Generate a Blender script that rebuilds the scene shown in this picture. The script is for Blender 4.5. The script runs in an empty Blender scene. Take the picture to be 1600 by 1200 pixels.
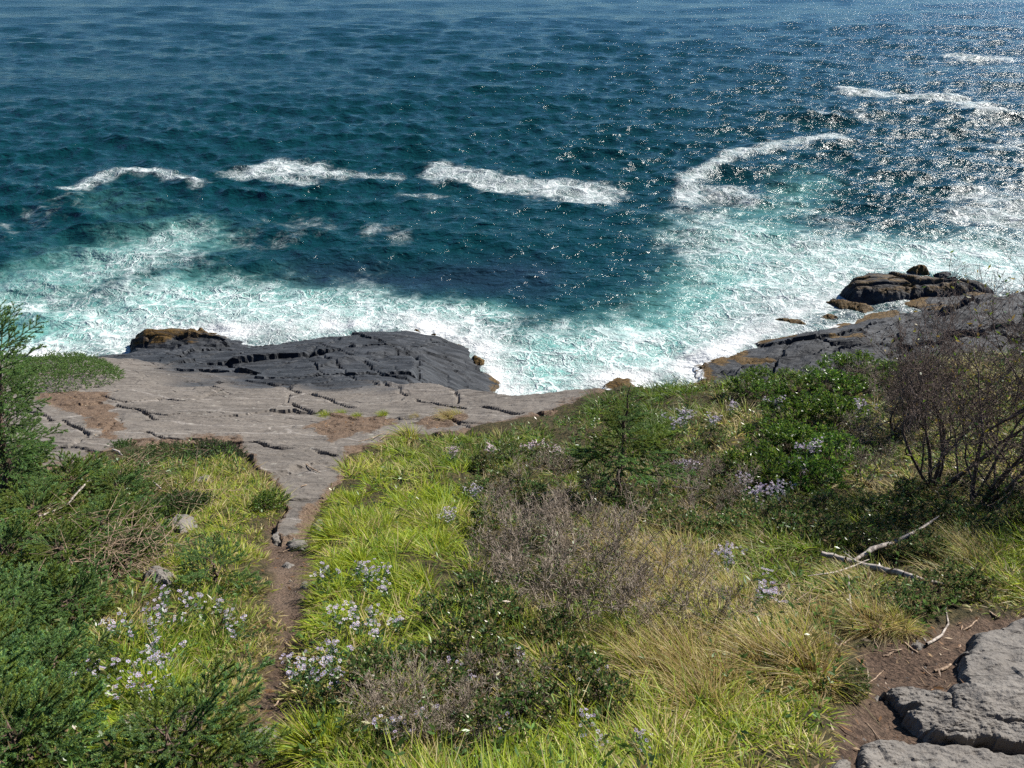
import bpy, math, random
import numpy as np

# ------------------------------------------------------------------ camera, sky, sun, exposure
scene = bpy.context.scene
COL = scene.collection
H = 16.0                      # eye above the sea, metres
PITCH = math.radians(33.0)    # looking down
F = 1164.0                    # focal length in pixels of the 1600 px wide photograph
SUN_AZ, SUN_EL = math.radians(57), math.radians(39)

cam = bpy.data.cameras.new('camera')
cam_o = bpy.data.objects.new('camera', cam); COL.objects.link(cam_o)
cam.sensor_width = 36.0; cam.lens = 36.0 * F / 1600.0
cam.clip_start = 0.05; cam.clip_end = 5000
cam_o.location = (0, 0, H); cam_o.rotation_euler = (math.radians(90) - PITCH, 0, 0)
scene.camera = cam_o

world = bpy.data.worlds.new('World'); scene.world = world; world.use_nodes = True
wn = world.node_tree
sky = wn.nodes.new('ShaderNodeTexSky'); sky.sky_type = 'NISHITA'; sky.sun_disc = False
sky.sun_elevation = SUN_EL; sky.sun_rotation = SUN_AZ; sky.altitude = 10
sky.air_density = 0.8; sky.dust_density = 0.0; sky.ozone_density = 3.0
tint = wn.nodes.new('ShaderNodeMix'); tint.data_type = 'RGBA'; tint.blend_type = 'MULTIPLY'; tint.inputs[0].default_value = 1.0
wn.links.new(sky.outputs[0], tint.inputs[6]); tint.inputs[7].default_value = (0.70, 0.93, 1.15, 1)      # blue tint added to the sky colour so the sea reflects bluer
wn.links.new(tint.outputs[2], wn.nodes['Background'].inputs[0])
wn.nodes['Background'].inputs[1].default_value = 0.05

sun = bpy.data.lights.new('sun', 'SUN'); sun.energy = 5.0; sun.angle = math.radians(0.55); sun.color = (1.0, 0.95, 0.87)
sun_o = bpy.data.objects.new('sun', sun); COL.objects.link(sun_o)
sun_o.rotation_euler = (math.pi / 2 - SUN_EL, 0, math.pi - SUN_AZ)
sun_o.location = (30, 30, 60)

scene.view_settings.view_transform = 'Standard'; scene.view_settings.look = 'None'
scene.view_settings.gamma = 1.0; scene.view_settings.use_curve_mapping = False
scene.view_settings.exposure = 1.16
scene.cycles.use_denoising = False; scene.cycles.max_bounces = 4; scene.cycles.diffuse_bounces = 1; scene.cycles.glossy_bounces = 2; scene.cycles.sample_clamp_direct = 5.0; scene.cycles.sample_clamp_indirect = 4.0; scene.cycles.transparent_max_bounces = 4
scene.cycles.caustics_reflective = False; scene.cycles.caustics_refractive = False

# ------------------------------------------------------------------ projection helpers
CP, SP = math.cos(PITCH), math.sin(PITCH)
def ray(px, py):
    a = (np.asarray(px, float) - 800) / F; b = (600 - np.asarray(py, float)) / F
    return a, CP + b * SP, -SP + b * CP
def project(x, y, z):
    dz = z - H
    d = np.maximum(y * CP - dz * SP, 0.05); u = y * SP + dz * CP
    return 800 + F * x / d, 600 - F * u / d
def on_level(px, py, z0=0.0):
    a, b, c = ray(px, py); t = (z0 - H) / c
    return a * t, b * t

# ------------------------------------------------------------------ noise helpers
def _hash(ix, iy, s):
    n = (ix.astype(np.int64) * 374761393 + iy.astype(np.int64) * 668265263 + s * 974634777) & 0x7fffffff
    n = ((n ^ (n >> 13)) * 1274126177) & 0x7fffffff
    n = (n ^ (n >> 16)) & 0x7fffffff
    return n / 2147483647.0
def vnoise(x, y, s=0):
    x = np.asarray(x, float); y = np.asarray(y, float)
    ix = np.floor(x); iy = np.floor(y); fx = x - ix; fy = y - iy
    fx = fx * fx * fx * (fx * (fx * 6 - 15) + 10); fy = fy * fy * fy * (fy * (fy * 6 - 15) + 10)
    a = _hash(ix, iy, s); b = _hash(ix + 1, iy, s); c = _hash(ix, iy + 1, s); d = _hash(ix + 1, iy + 1, s)
    return (a + (b - a) * fx) * (1 - fy) + (c + (d - c) * fx) * fy
def fbm(x, y, oct=4, s=0, gain=0.5):
    r = 0; a = 1; t = 0
    for i in range(oct):
        r = r + a * (vnoise(x * 2 ** i + 17.3 * i, y * 2 ** i - 9.1 * i, s + i) - 0.5) * 2; t += a; a *= gain
    return r / t
def facets(x, y, s=0, tilt=0.5, step=0.5):
    """broken rock: every random cell is a tilted plane of its own; returns height and distance to the joint"""
    ix = np.floor(x); iy = np.floor(y)
    d1 = np.full(x.shape, 9.0); d2 = np.full(x.shape, 9.0); h = np.zeros(x.shape)
    for oy in (-1, 0, 1):
        for ox in (-1, 0, 1):
            cx = ix + ox; cy = iy + oy
            qx = cx + 0.1 + 0.8 * _hash(cx, cy, s); qy = cy + 0.1 + 0.8 * _hash(cx, cy, s + 1)
            dx = x - qx; dy = y - qy; d = np.hypot(dx, dy)
            hh = step * (_hash(cx, cy, s + 2) - 0.5) + tilt * ((_hash(cx, cy, s + 3) - 0.5) * dx + (_hash(cx, cy, s + 4) - 0.5) * dy)
            m = d < d1
            d2 = np.where(m, d1, np.minimum(d2, d)); h = np.where(m, hh, h); d1 = np.where(m, d, d1)
    return h, d2 - d1
def sstep(a, b, x):
    t = np.clip((x - a) / (b - a), 0, 1); return t * t * (3 - 2 * t)
def seg_dist(x, y, pts):
    best = np.full(np.shape(x), 1e9)
    for (ax, ay), (bx, by) in zip(pts[:-1], pts[1:]):
        vx, vy = bx - ax, by - ay; L = vx * vx + vy * vy + 1e-12
        t = np.clip(((x - ax) * vx + (y - ay) * vy) / L, 0, 1)
        best = np.minimum(best, np.hypot(x - ax - t * vx, y - ay - t * vy))
    return best
def in_poly(x, y, pts):
    ins = np.zeros(np.shape(x), bool); n = len(pts)
    for i in range(n):
        ax, ay = pts[i]; bx, by = pts[(i + 1) % n]
        if ay == by: continue
        ins ^= ((ay > y) != (by > y)) & (x < (bx - ax) * (y - ay) / (by - ay) + ax)
    return ins
def sdist(x, y, pts):
    d = seg_dist(x, y, list(pts) + [pts[0]])
    return np.where(in_poly(x, y, pts), d, -d)

# ------------------------------------------------------------------ shape of the land
ROWS = [1350, 1200, 1000, 850, 760, 700, 650, 610, 570, 530, 490]
COLS = [-300, 200, 600, 1000, 1400, 1900]
YTAB = [[1.2] * 6, [1.95] * 6, [3.4, 3.4, 3.4, 3.4, 3.3, 3.3], [5.6, 5.6, 5.6, 5.5, 5.2, 5.0],
        [8, 8, 8, 7.6, 7.0, 6.6], [10.3, 10.3, 10.2, 9.4, 8.4, 7.8], [13, 13, 13, 11.3, 9.6, 8.8],
        [16.2, 16.2, 16.2, 13.2, 10.8, 9.8], [20.7, 20.7, 20.5, 15.5, 12.2, 11.0],
        [27, 27, 26.5, 18, 14, 12.5], [34, 34, 33, 22, 16, 14.5]]
def _warp(x, y): return 3 * x / (y + 3), 3 * np.log(y + 1)
_c = []
for r, ys in zip(ROWS, YTAB):
    for c, yy in zip(COLS, ys):
        a, b, cc = ray(c, r); t = yy / b; _c.append((a * t, yy, H + cc * t))
_c = np.array(_c); _ca, _cb = _warp(_c[:, 0], _c[:, 1])
def _phi(r2): return 0.5 * r2 * np.log(r2 + 1e-9)
_n = len(_c)
_A = np.zeros((_n + 3, _n + 3))
_A[:_n, :_n] = _phi((_ca[:, None] - _ca) ** 2 + (_cb[:, None] - _cb) ** 2) + 0.02 * np.eye(_n)
_A[:_n, _n] = 1; _A[:_n, _n + 1] = _ca; _A[:_n, _n + 2] = _cb; _A[_n:, :_n] = _A[:_n, _n:].T
_w = np.linalg.solve(_A, np.concatenate([_c[:, 2], [0, 0, 0]]))
def upper(x, y):
    a, b = _warp(x, y); z = _w[_n] + _w[_n + 1] * a + _w[_n + 2] * b
    for i in range(_n): z = z + _w[i] * _phi((a - _ca[i]) ** 2 + (b - _cb[i]) ** 2)
    return z

SHORE_PX = [(-900, 640), (-300, 600), (-100, 585), (60, 563), (150, 578), (196, 572), (203, 548), (235, 528), (330, 520), (400, 529), (480, 525),
            (560, 519), (640, 517), (700, 526), (755, 549), (775, 580), (788, 610), (800, 650), (850, 690), (920, 680),
            (945, 600), (965, 592), (1000, 602), (1030, 640), (1070, 620), (1085, 592), (1082, 577), (1112, 562), (1190, 538), (1250, 524), (1290, 516), (1330, 503),
            (1390, 484), (1425, 470), (1500, 455), (1600, 454), (1900, 475), (2500, 520), (3000, 900), (-1600, 1000)]
_sx, _sy = on_level(*np.array(SHORE_PX, float).T)
_sx[-2:], _sy[-2:] = (90, -90), (-80, -80)
SHORE = list(zip(_sx, _sy))
BROW_X = np.array([-40, -12, -9, -5.5, -3.5, -1.4, 0.0, 0.75, 1.3, 2.1, 3.8, 4.6, 7.0, 9.5, 16, 40.])
BROW_Y = np.array([26., 21.5, 20, 18.2, 17.2, 15.6, 14.3, 14.0, 13.7, 13.4, 12.7, 12.4, 12.1, 12.2, 13, 15.])
BROW_D = np.array([0.3, 0.35, 0.5, 0.5, 0.7, 2.2, 4.5, 9.0, 20, 20, 20, 20, 20, 20, 20, 20.])
def shore_d(x, y): return sdist(x, y, SHORE)
def base_z(x, y):
    d = shore_d(x, y)
    u = upper(x, y)
    over = np.maximum(0, y - np.interp(x, BROW_X, BROW_Y) - 0.35 * fbm(x * 0.6, y * 0.6, 3, 5))
    z = u - np.minimum(1.25 * over ** 1.15, np.interp(x, BROW_X, BROW_D))
    cap = np.where(x > 1.0, 1.7, 2.4)
    low = np.where(x > 3, np.minimum(0.13 * d + 0.1, 0.9 + 0.05 * d), np.minimum(0.33 * d, cap + 0.05 * d))
    z = np.minimum(np.maximum(z, low), 0.95 * d + 0.05)
    return np.where(d > 0, z, np.maximum(-3, 0.7 * d))

# photograph outline of the vegetated ground (above it: bare rock)
VEG_PX = [(-900, 770), (-60, 752), (20, 742), (100, 738), (180, 715), (240, 702), (300, 696), (370, 704), (388, 728), (425, 760), (440, 790), (418, 822),
          (436, 850), (470, 838), (490, 800), (512, 778), (540, 742), (545, 716), (620, 690), (720, 681), (800, 668), (850, 652), (900, 634),
          (950, 610), (1000, 603), (1100, 594), (1150, 583), (1220, 560), (1340, 545), (1600, 500), (2600, 430), (3500, 2500), (-2500, 2500)]
SOIL_ROCK_PX = [[(40, 612), (180, 612), (165, 635), (192, 662), (190, 690), (230, 700), (150, 690), (135, 652), (80, 634)],
                [(480, 668), (520, 650), (600, 652), (620, 664), (560, 680), (520, 690)], [(650, 660), (700, 648), (722, 652), (720, 666), (670, 670)]]
CRACKS = [[(160, 620), (185, 626), (212, 631), (245, 624), (300, 626), (355, 610), (322, 601)], [(175, 635), (220, 641), (262, 648), (330, 645)],
          [(240, 655), (225, 642)], [(15, 640), (60, 648), (100, 662), (130, 676), (145, 690)], [(20, 668), (55, 692)],
          [(500, 544), (540, 556), (590, 572)], [(503, 556), (530, 580), (550, 592)], [(570, 572), (600, 590), (650, 602)],
          [(455, 632), (490, 644)], [(548, 590), (600, 600), (640, 620)], [(700, 656), (760, 676)], [(225, 675), (260, 690), (330, 688)],
          [(625, 545), (660, 570), (700, 590), (715, 630)], [(300, 560), (360, 545), (450, 535)], [(230, 560), (280, 540), (340, 536)],
          [(400, 580), (480, 560), (500, 544)], [(355, 690), (460, 705), (520, 715)], [(290, 590), (420, 600), (560, 640)], [(650, 630), (760, 640), (850, 650)]]

def march(px, py, zf, t0=1.0, t1=70, n=500):
    px = np.atleast_1d(np.asarray(px, float)); py = np.atleast_1d(np.asarray(py, float))
    a, b, c = ray(px, py); t = np.geomspace(t0, t1, n)
    X = a[:, None] * t; Y = b[:, None] * t; Z = H + c[:, None] * t
    g = zf(X.ravel(), Y.ravel()).reshape(X.shape); g = np.maximum(g, 0)
    below = Z < g
    i = np.maximum(below.argmax(1), 1); k = np.arange(len(px))
    d0 = (Z - g)[k, i - 1]; d1 = (Z - g)[k, i]; f = d0 / np.maximum(d0 - d1, 1e-9)
    tt = t[i - 1] + f * (t[i] - t[i - 1])
    return a * tt, b * tt, H + c * tt
def px_poly(pts, zf=base_z):
    x, y, z = march([p[0] for p in pts], [p[1] for p in pts], zf); return list(zip(x, y))
SOILW = [px_poly(p) for p in SOIL_ROCK_PX]
CRACKW = [px_poly(p) for p in CRACKS]

def soil_on_rock(x, y):
    m = np.full(np.shape(x), -9.0)
    for p in SOILW: m = np.maximum(m, sdist(x, y, p))
    return m
def rock_relief(x, y, d, wetness):
    """relief of bare rock: tilted plates, joints, long strata, grain"""
    c, s = math.cos(0.35), math.sin(0.35)
    u = x * c + y * s; v = -x * s + y * c
    wx = u + 0.6 * fbm(u * 0.5, v * 0.5, 4, 11); wy = v + 0.5 * fbm(u * 0.6, v * 0.6, 4, 12)
    h1, e1 = facets(wx * 0.22, wy * 0.42, 20, 0.9, 0.5)
    h2, e2 = facets(wx * 0.8, wy * 1.7, 30, 0.9, 0.5)
    h3, e3 = facets(wx * 2.0 + 0.2 * fbm(x * 2, y * 2, 2, 13), wy * 4.6, 35, 0.9, 0.5)
    sh = wy * 0.55 + 0.55 * fbm(u * 0.28, v * 0.5, 4, 41); fr = sh - np.floor(sh)          # long sheets, each ending in a low step
    sheet = np.where(fr < 0.93, fr, (1 - fr) / 0.07 * 0.93)
    sh2 = wy * 1.4 + 0.7 * fbm(u * 0.3, v * 0.8, 4, 43)
    st = np.abs(fbm(u * 0.35, v * 2.6, 5, 40)); grain = fbm(x * 4, y * 7, 5, 44, 0.62)
    dry = 0.10 * h1 + 0.03 * h2 + 0.12 * sheet + 0.06 * st + 0.03 * grain - 0.05 * np.exp(-(e1 / 0.014) ** 2) * (vnoise(x * 0.6, y * 0.6, 46) > 0.45)
    wet = 0.62 * h1 + 0.12 * h2 + 0.02 * h3 + 0.14 * sheet + 0.02 * st + 0.012 * grain - 0.16 * np.exp(-(e1 / 0.018) ** 2) - 0.04 * np.exp(-(e2 / 0.03) ** 2)
    wet = wet + np.where(x > 3, 0.30 * sheet + 0.16 * (sh2 - np.floor(sh2)), 0)
    return dry + (wet - dry) * wetness
def wet_mask(x, y, z):
    # the black zone splashed by the waves reaches a few metres up the ledge
    top = np.interp(x, [-40, -13, -10, -6, -3, -1.2, 0, 1, 40], [2.4, 2.6, 3.9, 4.6, 4.9, 4.4, 3.5, 3.0, 4.5])
    return sstep(1.0, -0.9, z - top - 0.9 * fbm(x * 0.45, y * 0.45, 4, 60))
def rock_z(x, y):
    z = base_z(x, y); d = shore_d(x, y)
    w = wet_mask(x, y, z)
    r = rock_relief(x, y, d, w)
    fade = sstep(-1.5, 0.8, d) * (0.35 + 0.65 * sstep(0, 2.0, d))
    z2 = z + r * fade
    for p in CRACKW:
        dd = seg_dist(x + 0.12 * fbm(x * 2, y * 2, 3, 69), y + 0.12 * fbm(x * 2, y * 2, 3, 68), p); wd = 0.014 + 0.0019 * y
        side = 0.5 + 0.5 * fbm(x * 2, y * 2, 2, 70)
        z2 = z2 - (0.03 + 0.13 * side) * np.exp(-(dd / wd) ** 2) 
    return z2, w
def veg_mask(x, y, z):
    px, py = project(x, y, z)
    return sdist(px, py, VEG_PX) , px, py

# ------------------------------------------------------------------ mesh helpers
def make_mesh(name, V, T, mats, colors=None, attrs=None, midx=None, smooth=False):
    V = np.ascontiguousarray(V, np.float32); T = np.ascontiguousarray(T, np.int32); k = T.shape[1]
    me = bpy.data.meshes.new(name)
    me.vertices.add(len(V)); me.vertices.foreach_set('co', V.ravel())
    me.loops.add(T.size); me.loops.foreach_set('vertex_index', T.ravel())
    me.polygons.add(len(T)); me.polygons.foreach_set('loop_start', np.arange(0, T.size, k, dtype=np.int32))
    me.polygons.foreach_set('loop_total', np.full(len(T), k, np.int32))
    if midx is not None: me.polygons.foreach_set('material_index', np.ascontiguousarray(midx, np.int32))
    me.polygons.foreach_set('use_smooth', np.full(len(T), smooth, bool))
    if colors is not None:
        ca = me.attributes.new('Col', 'FLOAT_COLOR', 'POINT')
        cc = np.ones((len(V), 4), np.float32); cc[:, :3] = np.clip(colors, 0, 1); ca.data.foreach_set('color', cc.ravel())
    for n, a in (attrs or {}).items():
        at = me.attributes.new(n, 'FLOAT', 'POINT'); at.data.foreach_set('value', np.ascontiguousarray(a, np.float32))
    for m in (mats if isinstance(mats, (list, tuple)) else [mats]): me.materials.append(m)
    me.update(); me.validate()
    return me
FINE = ('twigs', 'branches', 'leaves', 'stems', 'flower_heads', 'foliage')      # too fine to pick apart one by one
def link(name, data, parent=None, loc=None, rot=None, scale=None):
    o = bpy.data.objects.new(name, data); COL.objects.link(o)
    if name in FINE and parent is not None: o['kind'] = 'stuff'
    if parent is not None: o.parent = parent
    if loc is not None: o.location = [float(v) for v in loc]
    if rot is not None: o.rotation_euler = [float(v) for v in rot]
    if scale is not None: o.scale = scale if isinstance(scale, (tuple, list)) else (scale,) * 3
    return o
def tag(o, label, cat=None, group=None, kind=None):
    o['label'] = label
    if cat: o['category'] = cat
    if group: o['group'] = group
    if kind: o['kind'] = kind
    return o
def join(parts):
    V, T, C, M, off = [], [], [], [], 0
    for v, t, c, m in parts:
        V.append(v); T.append(t + off); C.append(np.broadcast_to(c, v.shape)); M.append(np.full(len(t), m)); off += len(v)
    return np.concatenate(V), np.concatenate(T), np.concatenate(C), np.concatenate(M)
def grid_tris(nr, nc, keep=None):
    i = np.arange(nr - 1)[:, None] * nc + np.arange(nc - 1); i = i.ravel()
    q = np.stack([i, i + 1, i + nc + 1, i + nc], 1)
    if keep is not None:
        k = keep.ravel(); q = q[k[q].any(1)]
    return q
def compact(V, T, *arrs):
    used = np.zeros(len(V), bool); used[T.ravel()] = True
    idx = np.cumsum(used) - 1
    return (V[used], idx[T]) + tuple(a[used] for a in arrs)

# ------------------------------------------------------------------ materials
class NT:
    def __init__(s, name):
        s.m = bpy.data.materials.new(name); s.m.use_nodes = True; s.t = s.m.node_tree; s.n = s.t.nodes; s.l = s.t.links
        s.b = s.n['Principled BSDF']; s.out = s.n['Material Output']
    def node(s, t, **kw):
        n = s.n.new(t)
        for k, v in kw.items(): setattr(n, k, v)
        return n
    def put(s, sock, v):
        if hasattr(v, 'is_output'): s.l.new(v, sock)
        else: sock.default_value = v
    def math(s, op, a, b=0.0, c=0.0, clamp=False):
        n = s.node('ShaderNodeMath', operation=op, use_clamp=clamp)
        for i, v in enumerate((a, b, c)): s.put(n.inputs[i], v)
        return n.outputs[0]
    def mix(s, f, a, b):
        n = s.node('ShaderNodeMix', data_type='RGBA'); s.put(n.inputs[0], f)
        for i, v in ((6, a), (7, b)): s.put(n.inputs[i], v if hasattr(v, 'is_output') else (*v, 1))
        return n.outputs[2]
    def ramp(s, v, lo, hi, a=0.0, b=1.0):
        n = s.node('ShaderNodeMapRange', interpolation_type='SMOOTHSTEP'); s.put(n.inputs[0], v)
        for i, x in enumerate((lo, hi, a, b)): s.put(n.inputs[i + 1], x)
        return n.outputs[0]
    def coord(s, scale=(1, 1, 1), rot=(0, 0, 0), which='Object'):
        c = s.node('ShaderNodeTexCoord'); m = s.node('ShaderNodeMapping'); s.l.new(c.outputs[which], m.inputs[0])
        m.inputs['Scale'].default_value = scale; m.inputs['Rotation'].default_value = rot
        return m.outputs[0]
    def noise(s, co, scale, detail=4, rough=0.55, dist=0.0):
        n = s.node('ShaderNodeTexNoise'); s.l.new(co, n.inputs['Vector']); n.inputs['Scale'].default_value = scale
        n.inputs['Detail'].default_value = detail; n.inputs['Roughness'].default_value = rough; n.inputs['Distortion'].default_value = dist
        return n
    def voro(s, co, scale, feature='DISTANCE_TO_EDGE'):
        n = s.node('ShaderNodeTexVoronoi', feature=feature); s.l.new(co, n.inputs['Vector']); n.inputs['Scale'].default_value = scale
        return n
    def attr(s, name):
        return s.node('ShaderNodeAttribute', attribute_name=name)
    def bump(s, h, strength, dist, normal=None):
        n = s.node('ShaderNodeBump'); s.put(n.inputs['Height'], h); n.inputs['Strength'].default_value = strength; n.inputs['Distance'].default_value = dist
        if normal is not None: s.l.new(normal, n.inputs['Normal'])
        return n.outputs[0]

def leaf_material(name, translucent=0.4, rough=0.5, spec=0.3, var=0.25):
    t = NT(name); c = t.attr('Col').outputs[0]
    oi = t.node('ShaderNodeObjectInfo')
    hv = t.node('ShaderNodeHueSaturation'); t.l.new(c, hv.inputs['Color'])
    t.put(hv.inputs['Value'], t.math('ADD', t.math('MULTIPLY', oi.outputs['Random'], var), 1 - var / 2))
    t.put(hv.inputs['Hue'], t.math('ADD', t.math('MULTIPLY', oi.outputs['Random'], 0.02), 0.49))
    col = hv.outputs[0]
    t.l.new(col, t.b.inputs['Base Color']); t.b.inputs['Roughness'].default_value = rough; t.b.inputs['Specular IOR Level'].default_value = spec
    tr = t.node('ShaderNodeBsdfTranslucent'); t.l.new(col, tr.inputs[0])
    mx = t.node('ShaderNodeMixShader'); mx.inputs[0].default_value = translucent
    t.l.new(t.b.outputs[0], mx.inputs[1]); t.l.new(tr.outputs[0], mx.inputs[2]); t.l.new(mx.outputs[0], t.out.inputs[0])
    return t.m
def bark_material(name, c1, c2, rough=0.85, scale=30):
    t = NT(name); co = t.coord((1, 1, 0.3)); n = t.noise(co, scale, 4)
    t.l.new(t.mix(t.ramp(n.outputs[0], 0.35, 0.65), c1, c2), t.b.inputs['Base Color']); t.b.inputs['Roughness'].default_value = rough
    t.b.inputs['Specular IOR Level'].default_value = 0.25
    t.l.new(t.bump(n.outputs[0], 0.5, 0.01), t.b.inputs['Normal'])
    return t.m

def rock_material(name):
    t = NT(name); wet = t.attr('wet').outputs['Fac']; soil = t.attr('soil').outputs['Fac']; weed = t.attr('weed').outputs['Fac']; foamy = t.attr('foamy').outputs['Fac']
    co = t.coord(); cs = t.coord((0.5, 2.2, 1.0), (0, 0, 0.35))
    big = t.noise(co, 0.35, 5, 0.6).outputs[0]; mid = t.noise(cs, 1.6, 6, 0.65, 0.6).outputs[0]; fine = t.noise(co, 14, 6, 0.7).outputs[0]; grit = t.noise(co, 60, 3, 0.6).outputs[0]
    dry = t.mix(t.ramp(big, 0.3, 0.7), (0.084, 0.075, 0.066), (0.115, 0.101, 0.088))
    dry = t.mix(t.ramp(mid, 0.35, 0.72), dry, (0.142, 0.127, 0.111))
    dry = t.mix(t.math('MULTIPLY', t.ramp(fine, 0.52, 0.75), 0.6), dry, (0.075, 0.068, 0.062))
    lich = t.voro(t.coord(), 3.1, 'F1').outputs['Distance']
    dry = t.mix(t.math('MULTIPLY', t.ramp(t.math('ADD', lich, t.math('MULTIPLY', fine, 0.5)), 0.42, 0.32), 0.35), dry, (0.30, 0.29, 0.25))
    dry = t.mix(t.math('MULTIPLY', t.attr('pale').outputs['Fac'], t.ramp(t.math('ADD', fine, t.math('MULTIPLY', mid, 0.4)), 0.45, 0.8, 0.35, 1.0)), dry, (0.25, 0.242, 0.226))
    vein = t.voro(t.coord((0.25, 0.9, 1), (0, 0, -0.5)), 0.6).outputs['Distance']
    dry = t.mix(t.math('MULTIPLY', t.ramp(t.math('ADD', vein, t.math('MULTIPLY', fine, 0.02)), 0.022, 0.008), 0.5), dry, (0.27, 0.25, 0.23))
    cr = t.voro(t.coord((0.35, 1.5, 1), (0, 0, 0.25)), 0.9).outputs['Distance']
    crack = t.ramp(t.math('ADD', cr, t.math('MULTIPLY', mid, 0.06)), 0.05, 0.03)
    dark = t.mix(t.ramp(mid, 0.35, 0.7), (0.013, 0.015, 0.018), (0.048, 0.052, 0.058))
    dark = t.mix(t.math('MULTIPLY', t.ramp(fine, 0.5, 0.75), 0.5), dark, (0.046, 0.048, 0.052))
    wm = t.ramp(t.math('ADD', wet, t.math('MULTIPLY', t.math('SUBTRACT', mid, 0.5), 1.1)), 0.12, 0.88)
    c = t.mix(wm, dry, dark)
    sm = t.ramp(t.math('ADD', soil, t.math('MULTIPLY', t.math('SUBTRACT', fine, 0.5), 0.8)), 0.4, 0.6)
    sc = t.mix(t.ramp(grit, 0.35, 0.65), (0.05, 0.034, 0.024), (0.135, 0.095, 0.066))
    c = t.mix(sm, c, sc)
    wd = t.ramp(t.math('ADD', weed, t.math('MULTIPLY', t.math('SUBTRACT', mid, 0.5), 1.0)), 0.42, 0.6)
    c = t.mix(wd, c, t.mix(t.ramp(fine, 0.35, 0.65), (0.022, 0.014, 0.005), (0.105, 0.062, 0.016)))
    fm = t.ramp(t.math('ADD', foamy, t.math('MULTIPLY', t.math('SUBTRACT', mid, 0.5), 1.6)), 0.55, 0.85)
    c = t.mix(fm, c, (0.72, 0.75, 0.76))
    t.l.new(c, t.b.inputs['Base Color'])
    ro = t.math('SUBTRACT', 0.88, t.math('MULTIPLY', wm, t.math('ADD', 0.08, t.math('MULTIPLY', mid, 0.2))))
    t.put(t.b.inputs['Roughness'], ro); t.b.inputs['Specular IOR Level'].default_value = 0.14
    h = t.math('ADD', t.math('MULTIPLY', mid, 0.42), t.math('ADD', t.math('MULTIPLY', fine, 0.11), t.math('MULTIPLY', grit, 0.02)))
    h = t.math('SUBTRACT', h, t.math('MULTIPLY', crack, 0.12))
    t.l.new(t.bump(h, 0.75, 0.25), t.b.inputs['Normal'])
    return t.m

def soil_material():
    t = NT('soil'); co = t.coord(); a = t.noise(co, 1.2, 5, 0.6).outputs[0]; f = t.noise(co, 22, 6, 0.7).outputs[0]; g = t.voro(co, 45, 'F1')
    bare = t.attr('bare').outputs['Fac']
    c = t.mix(t.ramp(f, 0.35, 0.68), (0.032, 0.021, 0.015), (0.105, 0.069, 0.048))
    c = t.mix(t.math('MULTIPLY', t.ramp(a, 0.45, 0.7), 0.6), c, (0.135, 0.10, 0.075))
    c = t.mix(t.math('MULTIPLY', t.ramp(g.outputs['Distance'], 0.25, 0.1), 0.5), c, (0.20, 0.15, 0.10))
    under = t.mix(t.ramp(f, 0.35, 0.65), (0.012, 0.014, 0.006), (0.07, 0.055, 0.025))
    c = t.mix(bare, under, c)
    t.l.new(c, t.b.inputs['Base Color']); t.b.inputs['Roughness'].default_value = 0.95; t.b.inputs['Specular IOR Level'].default_value = 0.15
    t.l.new(t.bump(t.math('ADD', f, t.math('MULTIPLY', g.outputs['Distance'], 0.4)), 0.9, 0.04), t.b.inputs['Normal'])
    return t.m

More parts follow.
